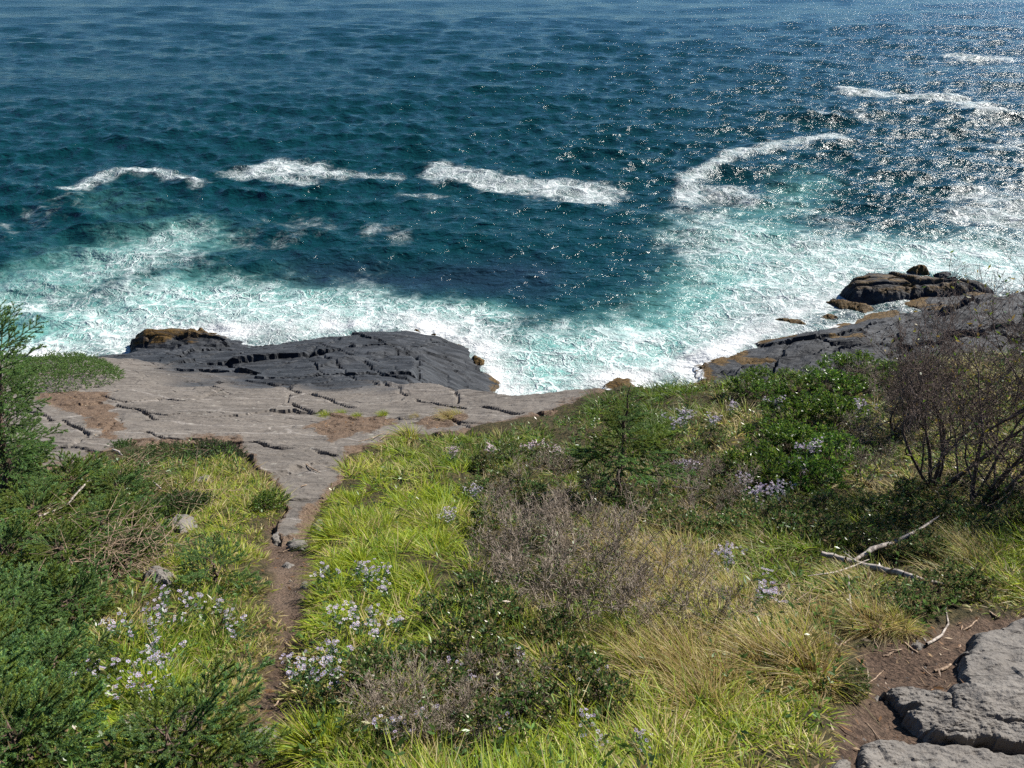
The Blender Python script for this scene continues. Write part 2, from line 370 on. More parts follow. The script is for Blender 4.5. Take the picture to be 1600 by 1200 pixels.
def water_material():
    t = NT('sea_water'); foam = t.attr('foam').outputs['Fac']; aer = t.attr('aer').outputs['Fac']; kelp = t.attr('kelp').outputs['Fac']
    co = t.coord()
    wn_ = t.noise(co, 0.55, 4, 0.6)
    off = t.node('ShaderNodeVectorMath', operation='SUBTRACT'); t.l.new(wn_.outputs['Color'], off.inputs[0]); off.inputs[1].default_value = (0.5, 0.5, 0.5)
    sc = t.node('ShaderNodeVectorMath', operation='SCALE'); t.l.new(off.outputs[0], sc.inputs[0]); sc.inputs['Scale'].default_value = 2.6
    ad = t.node('ShaderNodeVectorMath', operation='ADD'); t.l.new(co, ad.inputs[0]); t.l.new(sc.outputs[0], ad.inputs[1])
    fl = t.node('ShaderNodeVectorMath', operation='MULTIPLY'); t.l.new(ad.outputs[0], fl.inputs[0]); fl.inputs[1].default_value = (1, 1, 0)
    w = fl.outputs[0]
    e1 = t.voro(w, 0.75).outputs['Distance']; e2 = t.voro(w, 1.9).outputs['Distance']; e3 = t.voro(w, 4.6).outputs['Distance']
    n1 = t.noise(co, 0.9, 6, 0.65).outputs[0]; n2 = t.noise(co, 5.0, 5, 0.7).outputs[0]; n0 = t.noise(co, 0.22, 4, 0.6).outputs[0]
    jit = t.math('MULTIPLY', t.math('SUBTRACT', n2, 0.5), 0.10)
    web = t.math('MAXIMUM', t.math('MAXIMUM', t.ramp(t.math('ADD', e1, jit), 0.10, 0.0), t.math('MULTIPLY', t.ramp(t.math('ADD', e2, jit), 0.11, 0.0), 0.85)), t.math('MULTIPLY', t.ramp(e3, 0.16, 0.0), 0.5))
    fv = t.math('ADD', foam, t.math('ADD', t.math('MULTIPLY', t.math('SUBTRACT', n1, 0.5), 0.95), t.math('MULTIPLY', t.math('SUBTRACT', n0, 0.5), 0.6)))
    thick = t.ramp(t.math('ADD', fv, t.math('MULTIPLY', t.math('SUBTRACT', n2, 0.5), 0.75)), 0.58, 1.22)
    lace = t.math('MULTIPLY', web, t.ramp(fv, 0.18, 0.75))
    fm = t.math('MULTIPLY', t.math('MAXIMUM', thick, t.math('MULTIPLY', lace, 0.74)), t.ramp(foam, 0.02, 0.16))
    deep = t.mix(t.ramp(n1, 0.3, 0.7), (0.0010, 0.021, 0.025), (0.0018, 0.031, 0.034))
    deep = t.mix(kelp, deep, (0.010, 0.018, 0.034))
    aw = t.ramp(t.math('ADD', aer, t.math('MULTIPLY', t.math('SUBTRACT', n1, 0.5), 0.5)), 0.05, 0.95)
    body = t.mix(aw, deep, (0.10, 0.29, 0.255))
    body = t.mix(t.math('MULTIPLY', aw, t.ramp(n2, 0.4, 0.7, 0.0, 0.25)), body, (0.34, 0.52, 0.48))
    body = t.mix(t.math('MULTIPLY', t.ramp(fv, 0.25, 0.95), 0.42), body, (0.24, 0.39, 0.36))
    c = t.mix(fm, body, (0.55, 0.57, 0.57))
    t.l.new(c, t.b.inputs['Base Color'])
    t.put(t.b.inputs['Roughness'], t.math('ADD', 0.15, t.math('MULTIPLY', fm, 0.6)))
    t.b.inputs['IOR'].default_value = 1.33
    t.put(t.b.inputs['Specular IOR Level'], t.math('SUBTRACT', 0.5, t.math('MULTIPLY', fm, 0.35)))
    r1 = t.noise(t.coord((0.75, 1.3, 1), (0, 0, -0.3)), 1.7, 4, 0.6, 0.4).outputs[0]
    r2 = t.noise(t.coord((0.8, 1.25, 1), (0, 0, 0.25)), 5.5, 3, 0.6).outputs[0]
    h = t.math('ADD', t.math('MULTIPLY', r1, 0.31), t.math('MULTIPLY', r2, 0.05))
    r0 = t.noise(t.coord((0.7, 1.35, 1), (0, 0, -0.12)), 0.62, 3, 0.55, 0.5).outputs[0]
    h = t.math('ADD', h, t.math('MULTIPLY', r0, 0.42))
    h = t.math('ADD', h, t.math('MULTIPLY', fm, t.math('ADD', 0.04, t.math('MULTIPLY', n2, 0.14))))
    t.l.new(t.bump(h, 1.0, 0.75), t.b.inputs['Normal'])
    return t.m

M_ROCK = rock_material('coastal_rock'); M_SOIL = soil_material(); M_WATER = water_material()
M_GRASS = leaf_material('grass_blades', 0.55, 0.5, 0.3, 0.0)
M_TUFT = leaf_material('tussock_blades', 0.55, 0.5, 0.3, 0.3)
M_LEAF = leaf_material('shrub_leaves', 0.42, 0.36, 0.45, 0.3)
M_NEEDLE = leaf_material('spruce_needles', 0.42, 0.5, 0.35, 0.3)
M_PETAL = leaf_material('aster_petals', 0.35, 0.6, 0.2, 0.15)
M_BARK = bark_material('spruce_bark', (0.055, 0.035, 0.026), (0.12, 0.085, 0.065))
M_TWIG = bark_material('grey_twig', (0.13, 0.10, 0.075), (0.37, 0.31, 0.25))
M_TWIG2 = bark_material('brown_twig', (0.060, 0.044, 0.037), (0.18, 0.135, 0.115))
M_DRIFT = bark_material('weathered_wood', (0.12, 0.10, 0.085), (0.34, 0.30, 0.265), 0.8, 18)
M_STICK = bark_material('dead_stick', (0.11, 0.075, 0.05), (0.30, 0.22, 0.155), 0.9, 25)

# ------------------------------------------------------------------ sea
def build_sea():
    rng = np.random.RandomState(3)
    nr, nc = 580, 800
    # rows follow equal steps of view angle so that wave detail is spent where it is seen
    y = np.concatenate([np.linspace(8, 20, 12)[:-1], 16 / np.tan(np.linspace(math.atan(16 / 20.), math.atan(16 / 240.), nr - 36)), np.geomspace(250, 3500, 25)])
    nr = len(y)
    u = np.linspace(-1, 1, nc)
    Y = np.repeat(y[:, None], nc, 1); X = u[None, :] * (0.74 * Y + 10)
    x, yv = X.ravel(), Y.ravel()
    sp = np.maximum(np.gradient(y)[:, None] + 0 * X, (u[1] - u[0]) * (0.74 * Y + 10)).ravel()
    z = np.zeros_like(x); dx = np.zeros_like(x); dy = np.zeros_like(x)
    wind = math.radians(-98)
    for i in range(170):
        lam = 0.55 * (9.0 / 0.55) ** rng.rand()
        th = wind + rng.randn() * (0.40 + 0.30 * (lam < 2.5))
        amp = 0.0056 * lam ** 0.95 * (1.0 if lam < 3.4 else (3.4 / lam) ** 1.5)
        k = 2 * math.pi / lam
        a = amp * sstep(1.5, 3.6, lam / sp)
        ph = k * (x * math.cos(th) + yv * math.sin(th)) + rng.rand() * 6.28
        s, c = np.sin(ph), np.cos(ph)
        z += a * c; dx -= a * s * math.cos(th) * 0.8; dy -= a * s * math.sin(th) * 0.8
    gust = 0.78 + 0.75 * fbm(x * 0.022, yv * 0.035, 3, 83)
    z *= gust; dx *= gust; dy *= gust
    for lam, amp, th in ((13.0, 0.07, -1.45), (19.0, 0.09, -1.75), (9.5, 0.045, -1.2)):
        z += amp * np.cos(2 * math.pi / lam * (x * math.cos(th) + yv * math.sin(th)) + 1.5 * fbm(x * 0.03, yv * 0.03, 2, 84))
    d = -shore_d(x, yv)
    calm = 0.55 + 0.45 * sstep(0, 5, d)
    z *= calm
    # swell heaping up and churning against the rocks
    ch = np.exp(-np.maximum(d, 0) / 3.0)
    z += ch * (0.18 + 0.28 * fbm(x * 0.6, yv * 0.6, 5, 90))
    px, py = project(x, yv, 0 * x)
    wob = 26 * fbm(x * 0.22, yv * 0.22, 4, 81); wob2 = 16 * fbm(x * 0.22, yv * 0.22, 4, 85)
    qx = px + wob * 1.3; qy = py + wob2 * np.clip((py - 60) / 350, 0.15, 1)
    foam = np.zeros_like(x); aer = np.zeros_like(x); off_ = np.zeros_like(x)
    def cap(pts, r, wgt, soft=1.0):
        dd = seg_dist(qx * 0.42, qy, [(a * 0.42, b) for a, b in pts]); return wgt * np.exp(-(dd / r) ** 2 * soft)
    F_ = [([(110, 300), (190, 278), (240, 276), (310, 292)], 7, .85), ([(360, 280), (420, 265), (480, 262), (530, 270)], 9, 1.0), ([(420, 275), (470, 280)], 12, .8), ([(540, 268), (640, 272)], 6, .6),
          ([(700, 272), (760, 282), (840, 290), (940, 305)], 13, 1.0), ([(640, 302), (700, 310)], 6, .5),
          ([(1060, 312), (1090, 275), (1130, 250), (1200, 232), (1290, 215)], 9, .95), ([(1080, 290), (1120, 300), (1160, 310)], 12, .7), ([(1060, 330), (1120, 340)], 13, .5),
          ([(1320, 138), (1400, 150), (1470, 158), (1545, 165)], 6, .9), ([(1490, 150), (1540, 175)], 9, .8), ([(1270, 178), (1310, 178)], 4, .6), ([(1330, 175), (1390, 190)], 6, .45),
          ([(1490, 88), (1570, 95)], 5, .7), ([(1520, 295), (1600, 320)], 18, .6), ([(1540, 340), (1640, 350)], 20, .65), ([(1560, 230), (1620, 225)], 14, .45),
          ([(0, 350), (40, 325), (110, 310)], 14, .28), ([(0, 380), (70, 340), (130, 322)], 10, .22), ([(410, 345), (490, 350)], 12, .36), ([(350, 365), (420, 380), (470, 360)], 14, .3), ([(580, 360), (620, 375)], 14, .45),
          ([(20, 470), (150, 420), (250, 400)], 38, .50), ([(240, 380), (300, 370)], 20, .55), ([(100, 480), (250, 460), (420, 470)], 34, .60),
          ([(70, 560), (160, 530), (260, 495), (420, 490), (560, 480)], 34, .74), ([(200, 520), (420, 510), (620, 500), (700, 510)], 17, .9), ([(400, 475), (560, 480), (700, 488), (800, 495)], 16, .5),
          ([(500, 440), (540, 430), (600, 450)], 12, .25), ([(720, 500), (790, 560), (810, 620)], 24, .75), ([(810, 590), (900, 540), (1000, 530)], 42, .62), ([(850, 620), (930, 590)], 28, .75), ([(880, 510), (960, 520)], 20, .5),
          ([(960, 600), (1060, 570), (1100, 560)], 26, .9), ([(1050, 560), (1120, 520), (1180, 480), (1250, 440)], 34, .70), ([(1100, 560), (1180, 520), (1250, 490), (1320, 460)], 17, 1.0),
          ([(1090, 350), (1110, 420), (1090, 470)], 28, .45), ([(1150, 390), (1230, 430), (1300, 420)], 38, .68), ([(1260, 390), (1400, 400), (1520, 400), (1640, 410)], 30, .72), ([(1330, 420), (1480, 415), (1640, 440)], 18, .9), ([(1240, 320), (1300, 350)], 22, .4), ([(1640, 330), (1800, 420)], 50, .7),
          ([(-200, 440), (0, 460)], 40, .4), ([(-300, 560), (60, 560)], 24, .7)]
    for p, r, w_ in F_:
        if max(q[1] for q in p) < 345: w_ = w_ * 0.74; off_ = np.maximum(off_, cap(p, r * 1.3, w_))
        else: w_ = w_ * 0.78
        foam = np.maximum(foam, cap(p, r * (0.95 if max(q[1] for q in p) < 345 else 1.15), w_)) + 0.12 * cap(p, r * 1.9, w_)
    A_ = [([(0, 460), (130, 420), (280, 380)], 40, .55), ([(150, 320), (220, 320)], 26, .22), ([(60, 530), (300, 470), (550, 490)], 44, .8), ([(560, 490), (780, 490)], 24, .6),
          ([(820, 600), (900, 560), (1000, 540)], 60, .85), ([(900, 520), (1040, 520)], 36, .45), ([(1050, 540), (1150, 430), (1180, 380)], 50, .62), ([(1080, 360), (1240, 320), (1260, 290)], 32, .4),
          ([(1200, 440), (1350, 400), (1640, 420)], 44, .65), ([(-300, 560), (60, 500)], 60, .6)]
    for p, r, w_ in A_: aer = np.maximum(aer, cap(p, r, w_))
    foam += 0.5 * np.exp(-np.maximum(d, 0) / 0.8)
    z += 0.22 * off_; foam += 0.0
    # whitecaps: tiny broken crests far out
    crest = sstep(0.34, 0.45, z) * (fbm(x * 0.8, yv * 0.8, 3, 95) > 0.35)
    foam = np.clip(foam + 0.55 * crest * (d > 3), 0, 1.3)
    kelp = cap([(500, 430), (640, 440), (840, 430)], 26, .8) * 0.8
    V = np.stack([x + dx * calm, yv + dy * calm, z], 1)
    Q = grid_tris(nr, nc)
    hidden = d < -3.5
    Q = Q[~hidden[Q].all(1)]
    V, Q, foam, aer, kelp = compact(V, Q, foam, aer, kelp)
    me = make_mesh('sea', V, Q, M_WATER, attrs={'foam': foam, 'aer': aer, 'kelp': kelp}, smooth=True)
    tag(link('sea', me), 'blue green sea with white surf along the rocky shore', 'sea', kind='structure')
build_sea()

# ------------------------------------------------------------------ rock ledges and hillside
def build_rock():
    nr, nc = 520, 600
    y = np.concatenate([np.geomspace(5.2, 33, nr), np.linspace(33.2, 45, 30)]); nr = len(y)
    u = np.linspace(-1, 1, nc)
    Y = np.repeat(y[:, None], nc, 1); X = u[None] * (0.84 * Y + 4)
    x, yv = X.ravel(), Y.ravel()
    z, w = rock_z(x, yv); d = shore_d(x, yv)
    vm, px, py = veg_mask(x, yv, base_z(x, yv))
    over = yv - np.interp(x, BROW_X, BROW_Y)
    vm = np.where((over > 0.25) & (x > 0.2), -20, vm)       # the cliff below the brow is bare
    inside = vm + 15 * fbm(x * 1.8, yv * 1.8, 5, 98, 0.6)
    z = z - 0.30 * sstep(-9, 12, inside) - 0.03 - 0.05 * sstep(7.0, 6.0, yv)
    soil = sstep(-0.30, 0.30, soil_on_rock(x, yv) + 0.38 * fbm(x * 1.6, yv * 1.6, 5, 33, 0.65))
    soil = np.maximum(soil, sstep(-30, 2, inside) * 0.75 * (yv < 16))
    z = z + 0.04 * soil * fbm(x * 6, yv * 6, 3, 34)
    weed = sstep(1.0, 0.1, d + 0.5 * fbm(x * 0.8, yv * 0.8, 3, 36)) * np.where(x > 2, 0.85, 0.55)
    weed = np.maximum(weed, np.where(x > 3, 0.8 * sstep(3.5, 1.0, d) * sstep(0.12, 0.5, fbm(x * 0.5, yv * 1.2, 3, 38)), 0))
    foamy = sstep(0.9, -0.1, d + 0.6 * fbm(x * 1.2, yv * 1.2, 4, 37)) * 0.75
    V = np.stack([x, yv, z], 1)
    keep = (inside < 18) & (d > -2.5)
    Q = grid_tris(nr, nc, keep)
    V, Q, w, soil, weed, foamy = compact(V, Q, w, soil, weed, foamy)
    me = make_mesh('rock_ledge', V, Q, M_ROCK, attrs={'wet': w, 'soil': soil, 'weed': weed, 'foamy': foamy}, smooth=False)
    tag(link('rock_ledge', me), 'cracked grey rock ledge sloping into black wet rock at the surf', 'rock ledge', kind='structure')

PATH_PX = [(425, 815), (470, 800), (505, 770), (500, 850), (496, 905), (478, 960), (462, 1010), (455, 1060), (470, 1110), (462, 1200), (480, 1400), (330, 1400), (372, 1200), (395, 1130), (412, 1060), (428, 1000), (434, 950), (424, 890), (410, 850)]
CLEAR_PX = [(1290, 1230), (1320, 1140), (1345, 1090), (1345, 1040), (1330, 1010), (1400, 1000), (1460, 985), (1540, 962), (1650, 950), (2200, 960), (2200, 1600), (1200, 1600)]
PATHW = px_poly(PATH_PX); CLEARW = px_poly(CLEAR_PX)
def bare_d(x, y):
    n = 0.11 * fbm(x * 2.2, y * 2.2, 4, 52)
    return np.maximum(sdist(x, y, PATHW) + 0.03, sdist(x, y, CLEARW)) + n
def hill_z(x, y):
    z = base_z(x, y); b = bare_d(x, y)
    z = z + 0.10 * fbm(x * 0.7, y * 0.7, 4, 2) + 0.16 * np.abs(fbm(x * 1.2, y * 1.2, 2, 3)) * sstep(0.05, -0.3, b) + 0.035 * fbm(x * 3, y * 3, 3, 8)
    return z - 0.07 * sstep(-0.1, 0.15, b)
def build_hill():
    nr, nc = 270, 270
    y = np.geomspace(0.35, 18, nr) ; u = np.linspace(-1.25, 1.25, nc)
    Y = np.repeat(y[:, None], nc, 1); X = u[None] * (Y + 3)
    x, yv = X.ravel(), Y.ravel()
    z = hill_z(x, yv); b = bare_d(x, yv)
    vm, px, py = veg_mask(x, yv, base_z(x, yv))
    over = yv - np.interp(x, BROW_X, BROW_Y)
    z += 0.02 * fbm(x * 9, yv * 9, 3, 9) * sstep(-0.1, 0.1, b)
    z -= 0.25 * sstep(-2, -18, vm) 
    keep = (vm > -24) & ((over < 1.2) | (x < 0))
    V = np.stack([x, yv, z], 1); Q = grid_tris(nr, nc, keep)
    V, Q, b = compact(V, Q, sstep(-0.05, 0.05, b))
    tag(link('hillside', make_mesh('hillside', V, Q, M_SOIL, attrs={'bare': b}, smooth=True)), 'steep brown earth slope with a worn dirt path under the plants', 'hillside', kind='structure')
build_rock(); build_hill()

def ground(px, py):
    """points of the photograph on the hillside or the ledge"""
    x, y, z = march(px, py, lambda a, b: base_z(a, b)); return x, y, hill_z(x, y)
def spot(px, py):
    x, y, z = ground([px], [py]); return float(x[0]), float(y[0]), float(z[0])

# ------------------------------------------------------------------ single rocks
def rock_patch(name, pts, label, height, base=None, edge=0.06, res=70, wet=0.0, weed=0.0, seed=0, rough=1.0, tilt=(0, 0), group=None, cat='rock', foam=0.0, fac=1.0, pale=0.22):
    P = px_poly(pts, hill_z) if base is None else list(zip(*[v for v in on_level([p[0] for p in pts], [p[1] for p in pts], base)]))
    A = np.array(P); c = A.mean(0); ext = (A.max(0) - A.min(0)); m = edge * 2.5 + 0.03
    gx = np.linspace(A[:, 0].min() - m, A[:, 0].max() + m, res); gy = np.linspace(A[:, 1].min() - m, A[:, 1].max() + m, res)
    X, Y = [v.ravel() for v in np.meshgrid(gx, gy)]
    size = max(ext); f = 2.2 / size
    di = sdist(X, Y, P) + (0.3 * edge + 0.035 * size) * fbm(X * 3 * f, Y * 3 * f, 5, seed, 0.6)
    ha, ea = facets(X * f * 1.7 + 0.5 * seed, Y * f * 2.1, seed + 13, 1.2, 0.9)
    di = di + (0.05 if base is None else 0.02) * size * ha
    zb = hill_z(X, Y) if base is None else np.full(X.shape, base - 0.35)
    hh = height if base is None else height + 0.35
    prof = np.clip(1 - np.exp(-np.maximum(di, 0) / edge), 0, 1) + np.minimum(di, 0) / edge * 0.8
    h1, e1 = facets(X * f * 0.9 + seed, Y * f * 1.6, seed + 3, 0.8, 0.5); h2, e2 = facets(X * f * 3 + 0.3 * fbm(X * f, Y * f, 2, 1), Y * f * 5, seed + 9, 0.8, 0.5)
    ly = Y * f * 1.6 + 0.5 * X * f + 0.6 * fbm(X * f, Y * f, 3, seed + 21)
    z = zb + prof * (hh + tilt[0] * (X - c[0]) + tilt[1] * (Y - c[1]) + fac * rough * height * (0.30 * h1 + 0.13 * h2) - fac * rough * height * 0.10 * np.exp(-(e1 / 0.05) ** 2) + 0.45 * height * rough * (ly - np.floor(ly)) * (base is None)) + (rough if base is None else 0.35) * size / 2.2 * (0.05 * fbm(X * f * 4, Y * f * 4, 5, seed + 5) - 0.035 * np.abs(fbm(X * f * 3, Y * f * 8, 5, seed + 6, 0.6))) * np.clip(prof, 0, 1)
    keep = (di > -edge * 1.5).reshape(res, res)
    V = np.stack([X, Y, z], 1); Q = grid_tris(res, res, keep)
    top = np.clip((z - zb) / max(hh, 1e-6), 0, 1.5)
    wd = weed * sstep(0.4, 0.75, top + 0.25 * fbm(X * f * 2, Y * f * 2, 3, seed + 8))
    V, Q, wd, di = compact(V, Q, wd, di)
    org = np.array([c[0], c[1], float(np.mean(zb))])
    n = len(V)
    me = make_mesh(name, V - org, Q, M_ROCK, attrs={'wet': np.full(n, wet), 'soil': np.zeros(n), 'pale': np.full(n, 0.0 if wet else pale), 'weed': wd, 'foamy': foam * sstep(edge * 1.2, -edge * 0.2, di)}, smooth=False)
    o = link(name, me, loc=org)
    return tag(o, label, cat, group)

rock_patch('boulder', [(1490, 1100), (1492, 1040), (1510, 1005), (1560, 985), (1640, 975), (1760, 1000), (1740, 1100), (1640, 1125), (1540, 1118)], 'big smooth grey boulder beside the dirt clearing at lower right', 0.10, pale=0.25, seed=4, edge=0.012, res=130, tilt=(0.05, 0.05), fac=1.0)
rock_patch('rock_slab', [(1378, 1092), (1395, 1078), (1440, 1090), (1490, 1098), (1545, 1118), (1640, 1128), (1700, 1150), (1600, 1178), (1520, 1172), (1450, 1168), (1420, 1140)], 'pale layered rock slab just below the big grey boulder', 0.075, seed=7, edge=0.009, res=130, rough=1.8)
rock_patch('rock_slab', [(1335, 1215), (1345, 1178), (1400, 1165), (1470, 1172), (1540, 1180), (1640, 1190), (1700, 1280), (1400, 1290)], 'flat grey rock slab on the bottom edge below the layered slab', 0.05, seed=9, edge=0.010, res=110, rough=1.4)
rock_patch('stone', [(1296, 1200), (1312, 1188), (1330, 1192), (1325, 1212), (1300, 1215)], 'small pale stone in the dirt near the bottom edge right', 0.05, seed=12, edge=0.02, res=30)
rock_patch('stone', [(385, 1168), (395, 1148), (420, 1140), (442, 1150), (446, 1172), (425, 1184), (398, 1182)], 'round brown grey stone set in the dirt path near the bottom', 0.09, seed=15, edge=0.035, res=50, fac=0.5)
rock_patch('stone', [(222, 905), (236, 893), (262, 890), (274, 903), (268, 916), (240, 916)], 'tan grey stone showing between spruce shrubs and grass', 0.10, seed=17, edge=0.05, res=45, fac=0.6)
rock_patch('stone', [(255, 826), (275, 812), (305, 812), (310, 825), (285, 832)], 'grey stone ringed by dead twigs in the left grass', 0.10, seed=18, edge=0.06, res=40, fac=0.7)
rock_patch('stone', [(302, 752), (318, 744), (336, 748), (330, 756), (312, 757)], 'small flat grey stone near the creeping juniper edge', 0.07, seed=19, edge=0.05, res=30, fac=0.6)
rock_patch('stone', [(1008, 880), (1020, 862), (1038, 866), (1040, 885), (1022, 892)], 'small buff stone among bare grey twigs', 0.12, seed=20, edge=0.05, res=30, fac=0.6)

for pts_, lab_, h_, sd_ in [([(446, 852), (458, 842), (480, 846), (476, 860), (455, 862)], 'flat stone where the ledge breaks up into the path', .05, 61),
                           ([(424, 842), (434, 834), (446, 840), (440, 850), (428, 850)], 'small angular stone left of the path top', .05, 62),
                           ([(486, 826), (500, 812), (510, 820), (500, 834), (488, 836)], 'grey stone half under grass at the right of the path top', .06, 63),
                           ([(440, 884), (450, 877), (458, 884), (450, 891)], 'fist sized stone in the upper dirt path', .03, 64),
                           ([(468, 915), (478, 908), (486, 916), (476, 922)], 'small stone at the right rim of the dirt path', .03, 65),
                           ([(1420, 1010), (1432, 1002), (1444, 1008), (1436, 1018)], 'small stone by the sticks on the dirt clearing', .03, 66),
                           ([(1362, 1092), (1370, 1086), (1380, 1092), (1372, 1099)], 'pebble on the dirt left of the layered slab', .02, 67)]:
    rock_patch('stone', pts_, lab_, h_, seed=sd_, edge=0.02, res=32, fac=0.8)
rock_patch('sea_rock', [(1306, 464), (1312, 450), (1340, 444), (1380, 446), (1420, 450), (1480, 452), (1540, 460), (1560, 474), (1480, 476), (1400, 480), (1330, 478)], 'large black sea rock with brown weed on its seaward end', 1.0, base=0.0, edge=0.28, res=120, wet=1, weed=0.5, seed=31, foam=0.35, rough=1.5)
rock_patch('sea_rock', [(1406, 428), (1425, 422), (1450, 426), (1462, 436), (1430, 438)], 'brown weed covered rock poking out behind the large black rock', 0.75, base=0.0, edge=0.3, res=50, wet=1, weed=1.3, seed=33, foam=0.5, fac=0.6)
rock_patch('sea_rock', [(1446, 432), (1470, 427), (1492, 432), (1490, 440), (1460, 440)], 'low dark rock at the far right of the large black rock', 0.55, base=0.0, edge=0.3, res=50, wet=1, weed=0.5, seed=35, foam=0.5, fac=0.6)
rock_patch('sea_rock', [(1188, 502), (1210, 496), (1250, 502), (1290, 520), (1270, 528), (1215, 518)], 'brown weed covered rock tongue ringed by white foam', 0.55, base=0.0, edge=0.4, res=60, wet=1, weed=1.2, seed=37, foam=0.7, fac=0.6)
rock_patch('sea_rock', [(1268, 472), (1300, 466), (1360, 478), (1392, 494), (1350, 500), (1300, 484)], 'long weedy rock shelf awash between foam and black ledge', 0.5, base=0.0, edge=0.4, res=60, wet=1, weed=1.1, seed=39, foam=0.8, fac=0.6)
rock_patch('sea_rock', [(1262, 496), (1290, 490), (1330, 500), (1300, 508), (1270, 506)], 'small weedy rock between the rock tongue and the shelf', 0.4, base=0.0, edge=0.3, res=40, wet=1, weed=1.1, seed=41, foam=0.8, fac=0.6)
rock_patch('sea_rock', [(202, 556), (204, 540), (235, 528), (290, 526), (330, 524), (372, 540), (385, 560), (300, 570), (220, 574)], 'dark rock hump with brown weed at the left end of the ledge', 1.15, base=0.0, edge=0.5, res=80, wet=1, weed=0.55, seed=43, foam=0.4)
rock_patch('sea_rock', [(620, 522), (650, 515), (690, 524), (700, 537), (660, 535)], 'flat brown weedy rock at the outer corner of the ledge', 0.6, base=0.0, edge=0.4, res=50, wet=1, weed=1.2, seed=45, foam=0.5, fac=0.6)
rock_patch('sea_rock', [(722, 562), (745, 556), (765, 566), (768, 580), (735, 580)], 'brown weedy rock at the mouth of the foaming cove', 0.6, base=0.0, edge=0.35, res=50, wet=1, weed=1.2, seed=46, foam=0.6, fac=0.6)
rock_patch('sea_rock', [(1078, 580), (1090, 568), (1115, 570), (1112, 588), (1090, 594)], 'small rust brown rock at the water edge behind the green brow', 0.6, base=0.0, edge=0.35, res=45, wet=1, weed=1.2, seed=47, foam=0.6, fac=0.6)

# ------------------------------------------------------------------ grass
def blades(B, D, L, W, droop, bend, cb, ct, nseg=2):
    """curved tapering blades; returns verts, tris, colours"""
    N = len(B); up = np.array([0, 0, 1.0])
    side = np.cross(D, up + 0.001); ang = np.random.RandomState(N % 977).rand(N) * 6.28
    side = np.stack([np.cos(ang), np.sin(ang), 0 * ang], 1)
    side -= D * (side * D).sum(1)[:, None]; side /= np.linalg.norm(side, axis=1)[:, None] + 1e-9
    vs, cs = [], []
    for k in range(nseg + 1):
        t = k / nseg
        p = B + L[:, None] * (D * t + droop * (bend[:, None] * t * t))
        c = cb + (ct - cb) * t
        if k < nseg:
            w = W[:, None] * (1 - 0.75 * t * t) * 0.5
            vs += [p - side * w, p + side * w]; cs += [c, c]
        else: vs.append(p); cs.append(c)
    V = np.stack(vs, 1).reshape(-1, 3); C = np.stack(cs, 1).reshape(-1, 3); n = 2 * nseg + 1
    t = []
    for k in range(nseg - 1): t += [(2 * k, 2 * k + 1, 2 * k + 3), (2 * k, 2 * k + 3, 2 * k + 2)]
    t.append((2 * nseg - 2, 2 * nseg - 1, 2 * nseg))
    T = (np.arange(N)[:, None, None] * n + np.array(t)[None]).reshape(-1, 3)
    return V, T, C

# sward: (px, py, rx, ry, density, length m, dryness, darkness)
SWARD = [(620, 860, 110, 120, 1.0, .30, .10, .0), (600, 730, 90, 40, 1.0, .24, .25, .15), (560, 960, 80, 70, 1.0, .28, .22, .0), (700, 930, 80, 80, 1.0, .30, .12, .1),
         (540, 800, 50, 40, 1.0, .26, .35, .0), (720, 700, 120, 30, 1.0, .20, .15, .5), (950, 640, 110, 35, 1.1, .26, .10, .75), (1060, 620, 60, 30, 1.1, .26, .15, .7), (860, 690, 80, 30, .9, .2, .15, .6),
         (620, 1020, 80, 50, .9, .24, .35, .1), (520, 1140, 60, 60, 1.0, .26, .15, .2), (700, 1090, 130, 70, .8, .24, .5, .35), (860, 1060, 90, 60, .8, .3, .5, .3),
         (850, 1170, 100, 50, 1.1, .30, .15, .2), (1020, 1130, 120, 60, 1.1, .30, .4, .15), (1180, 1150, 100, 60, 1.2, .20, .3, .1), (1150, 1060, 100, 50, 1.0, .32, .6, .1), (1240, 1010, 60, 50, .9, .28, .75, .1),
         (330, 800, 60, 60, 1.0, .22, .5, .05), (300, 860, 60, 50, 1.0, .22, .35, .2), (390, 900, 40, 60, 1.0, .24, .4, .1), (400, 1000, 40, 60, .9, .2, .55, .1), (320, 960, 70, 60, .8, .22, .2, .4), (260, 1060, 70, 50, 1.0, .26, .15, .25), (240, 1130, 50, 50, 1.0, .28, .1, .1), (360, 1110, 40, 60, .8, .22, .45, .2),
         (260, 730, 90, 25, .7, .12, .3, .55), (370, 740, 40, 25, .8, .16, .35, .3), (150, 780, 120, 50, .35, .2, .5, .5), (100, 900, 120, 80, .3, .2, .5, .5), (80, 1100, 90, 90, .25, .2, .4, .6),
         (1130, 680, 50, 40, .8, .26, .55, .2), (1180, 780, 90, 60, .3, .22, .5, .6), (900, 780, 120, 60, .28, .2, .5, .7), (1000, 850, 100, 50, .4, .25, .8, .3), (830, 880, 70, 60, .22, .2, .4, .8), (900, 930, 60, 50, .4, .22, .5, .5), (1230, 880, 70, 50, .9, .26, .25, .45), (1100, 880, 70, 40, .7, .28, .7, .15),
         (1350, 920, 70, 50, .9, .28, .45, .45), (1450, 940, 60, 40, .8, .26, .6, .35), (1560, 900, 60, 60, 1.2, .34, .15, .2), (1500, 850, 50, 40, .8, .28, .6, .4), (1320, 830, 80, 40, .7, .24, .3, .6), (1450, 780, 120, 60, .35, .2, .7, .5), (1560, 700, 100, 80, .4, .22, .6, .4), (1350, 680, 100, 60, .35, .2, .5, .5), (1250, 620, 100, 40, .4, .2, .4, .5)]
SW = np.array(SWARD)
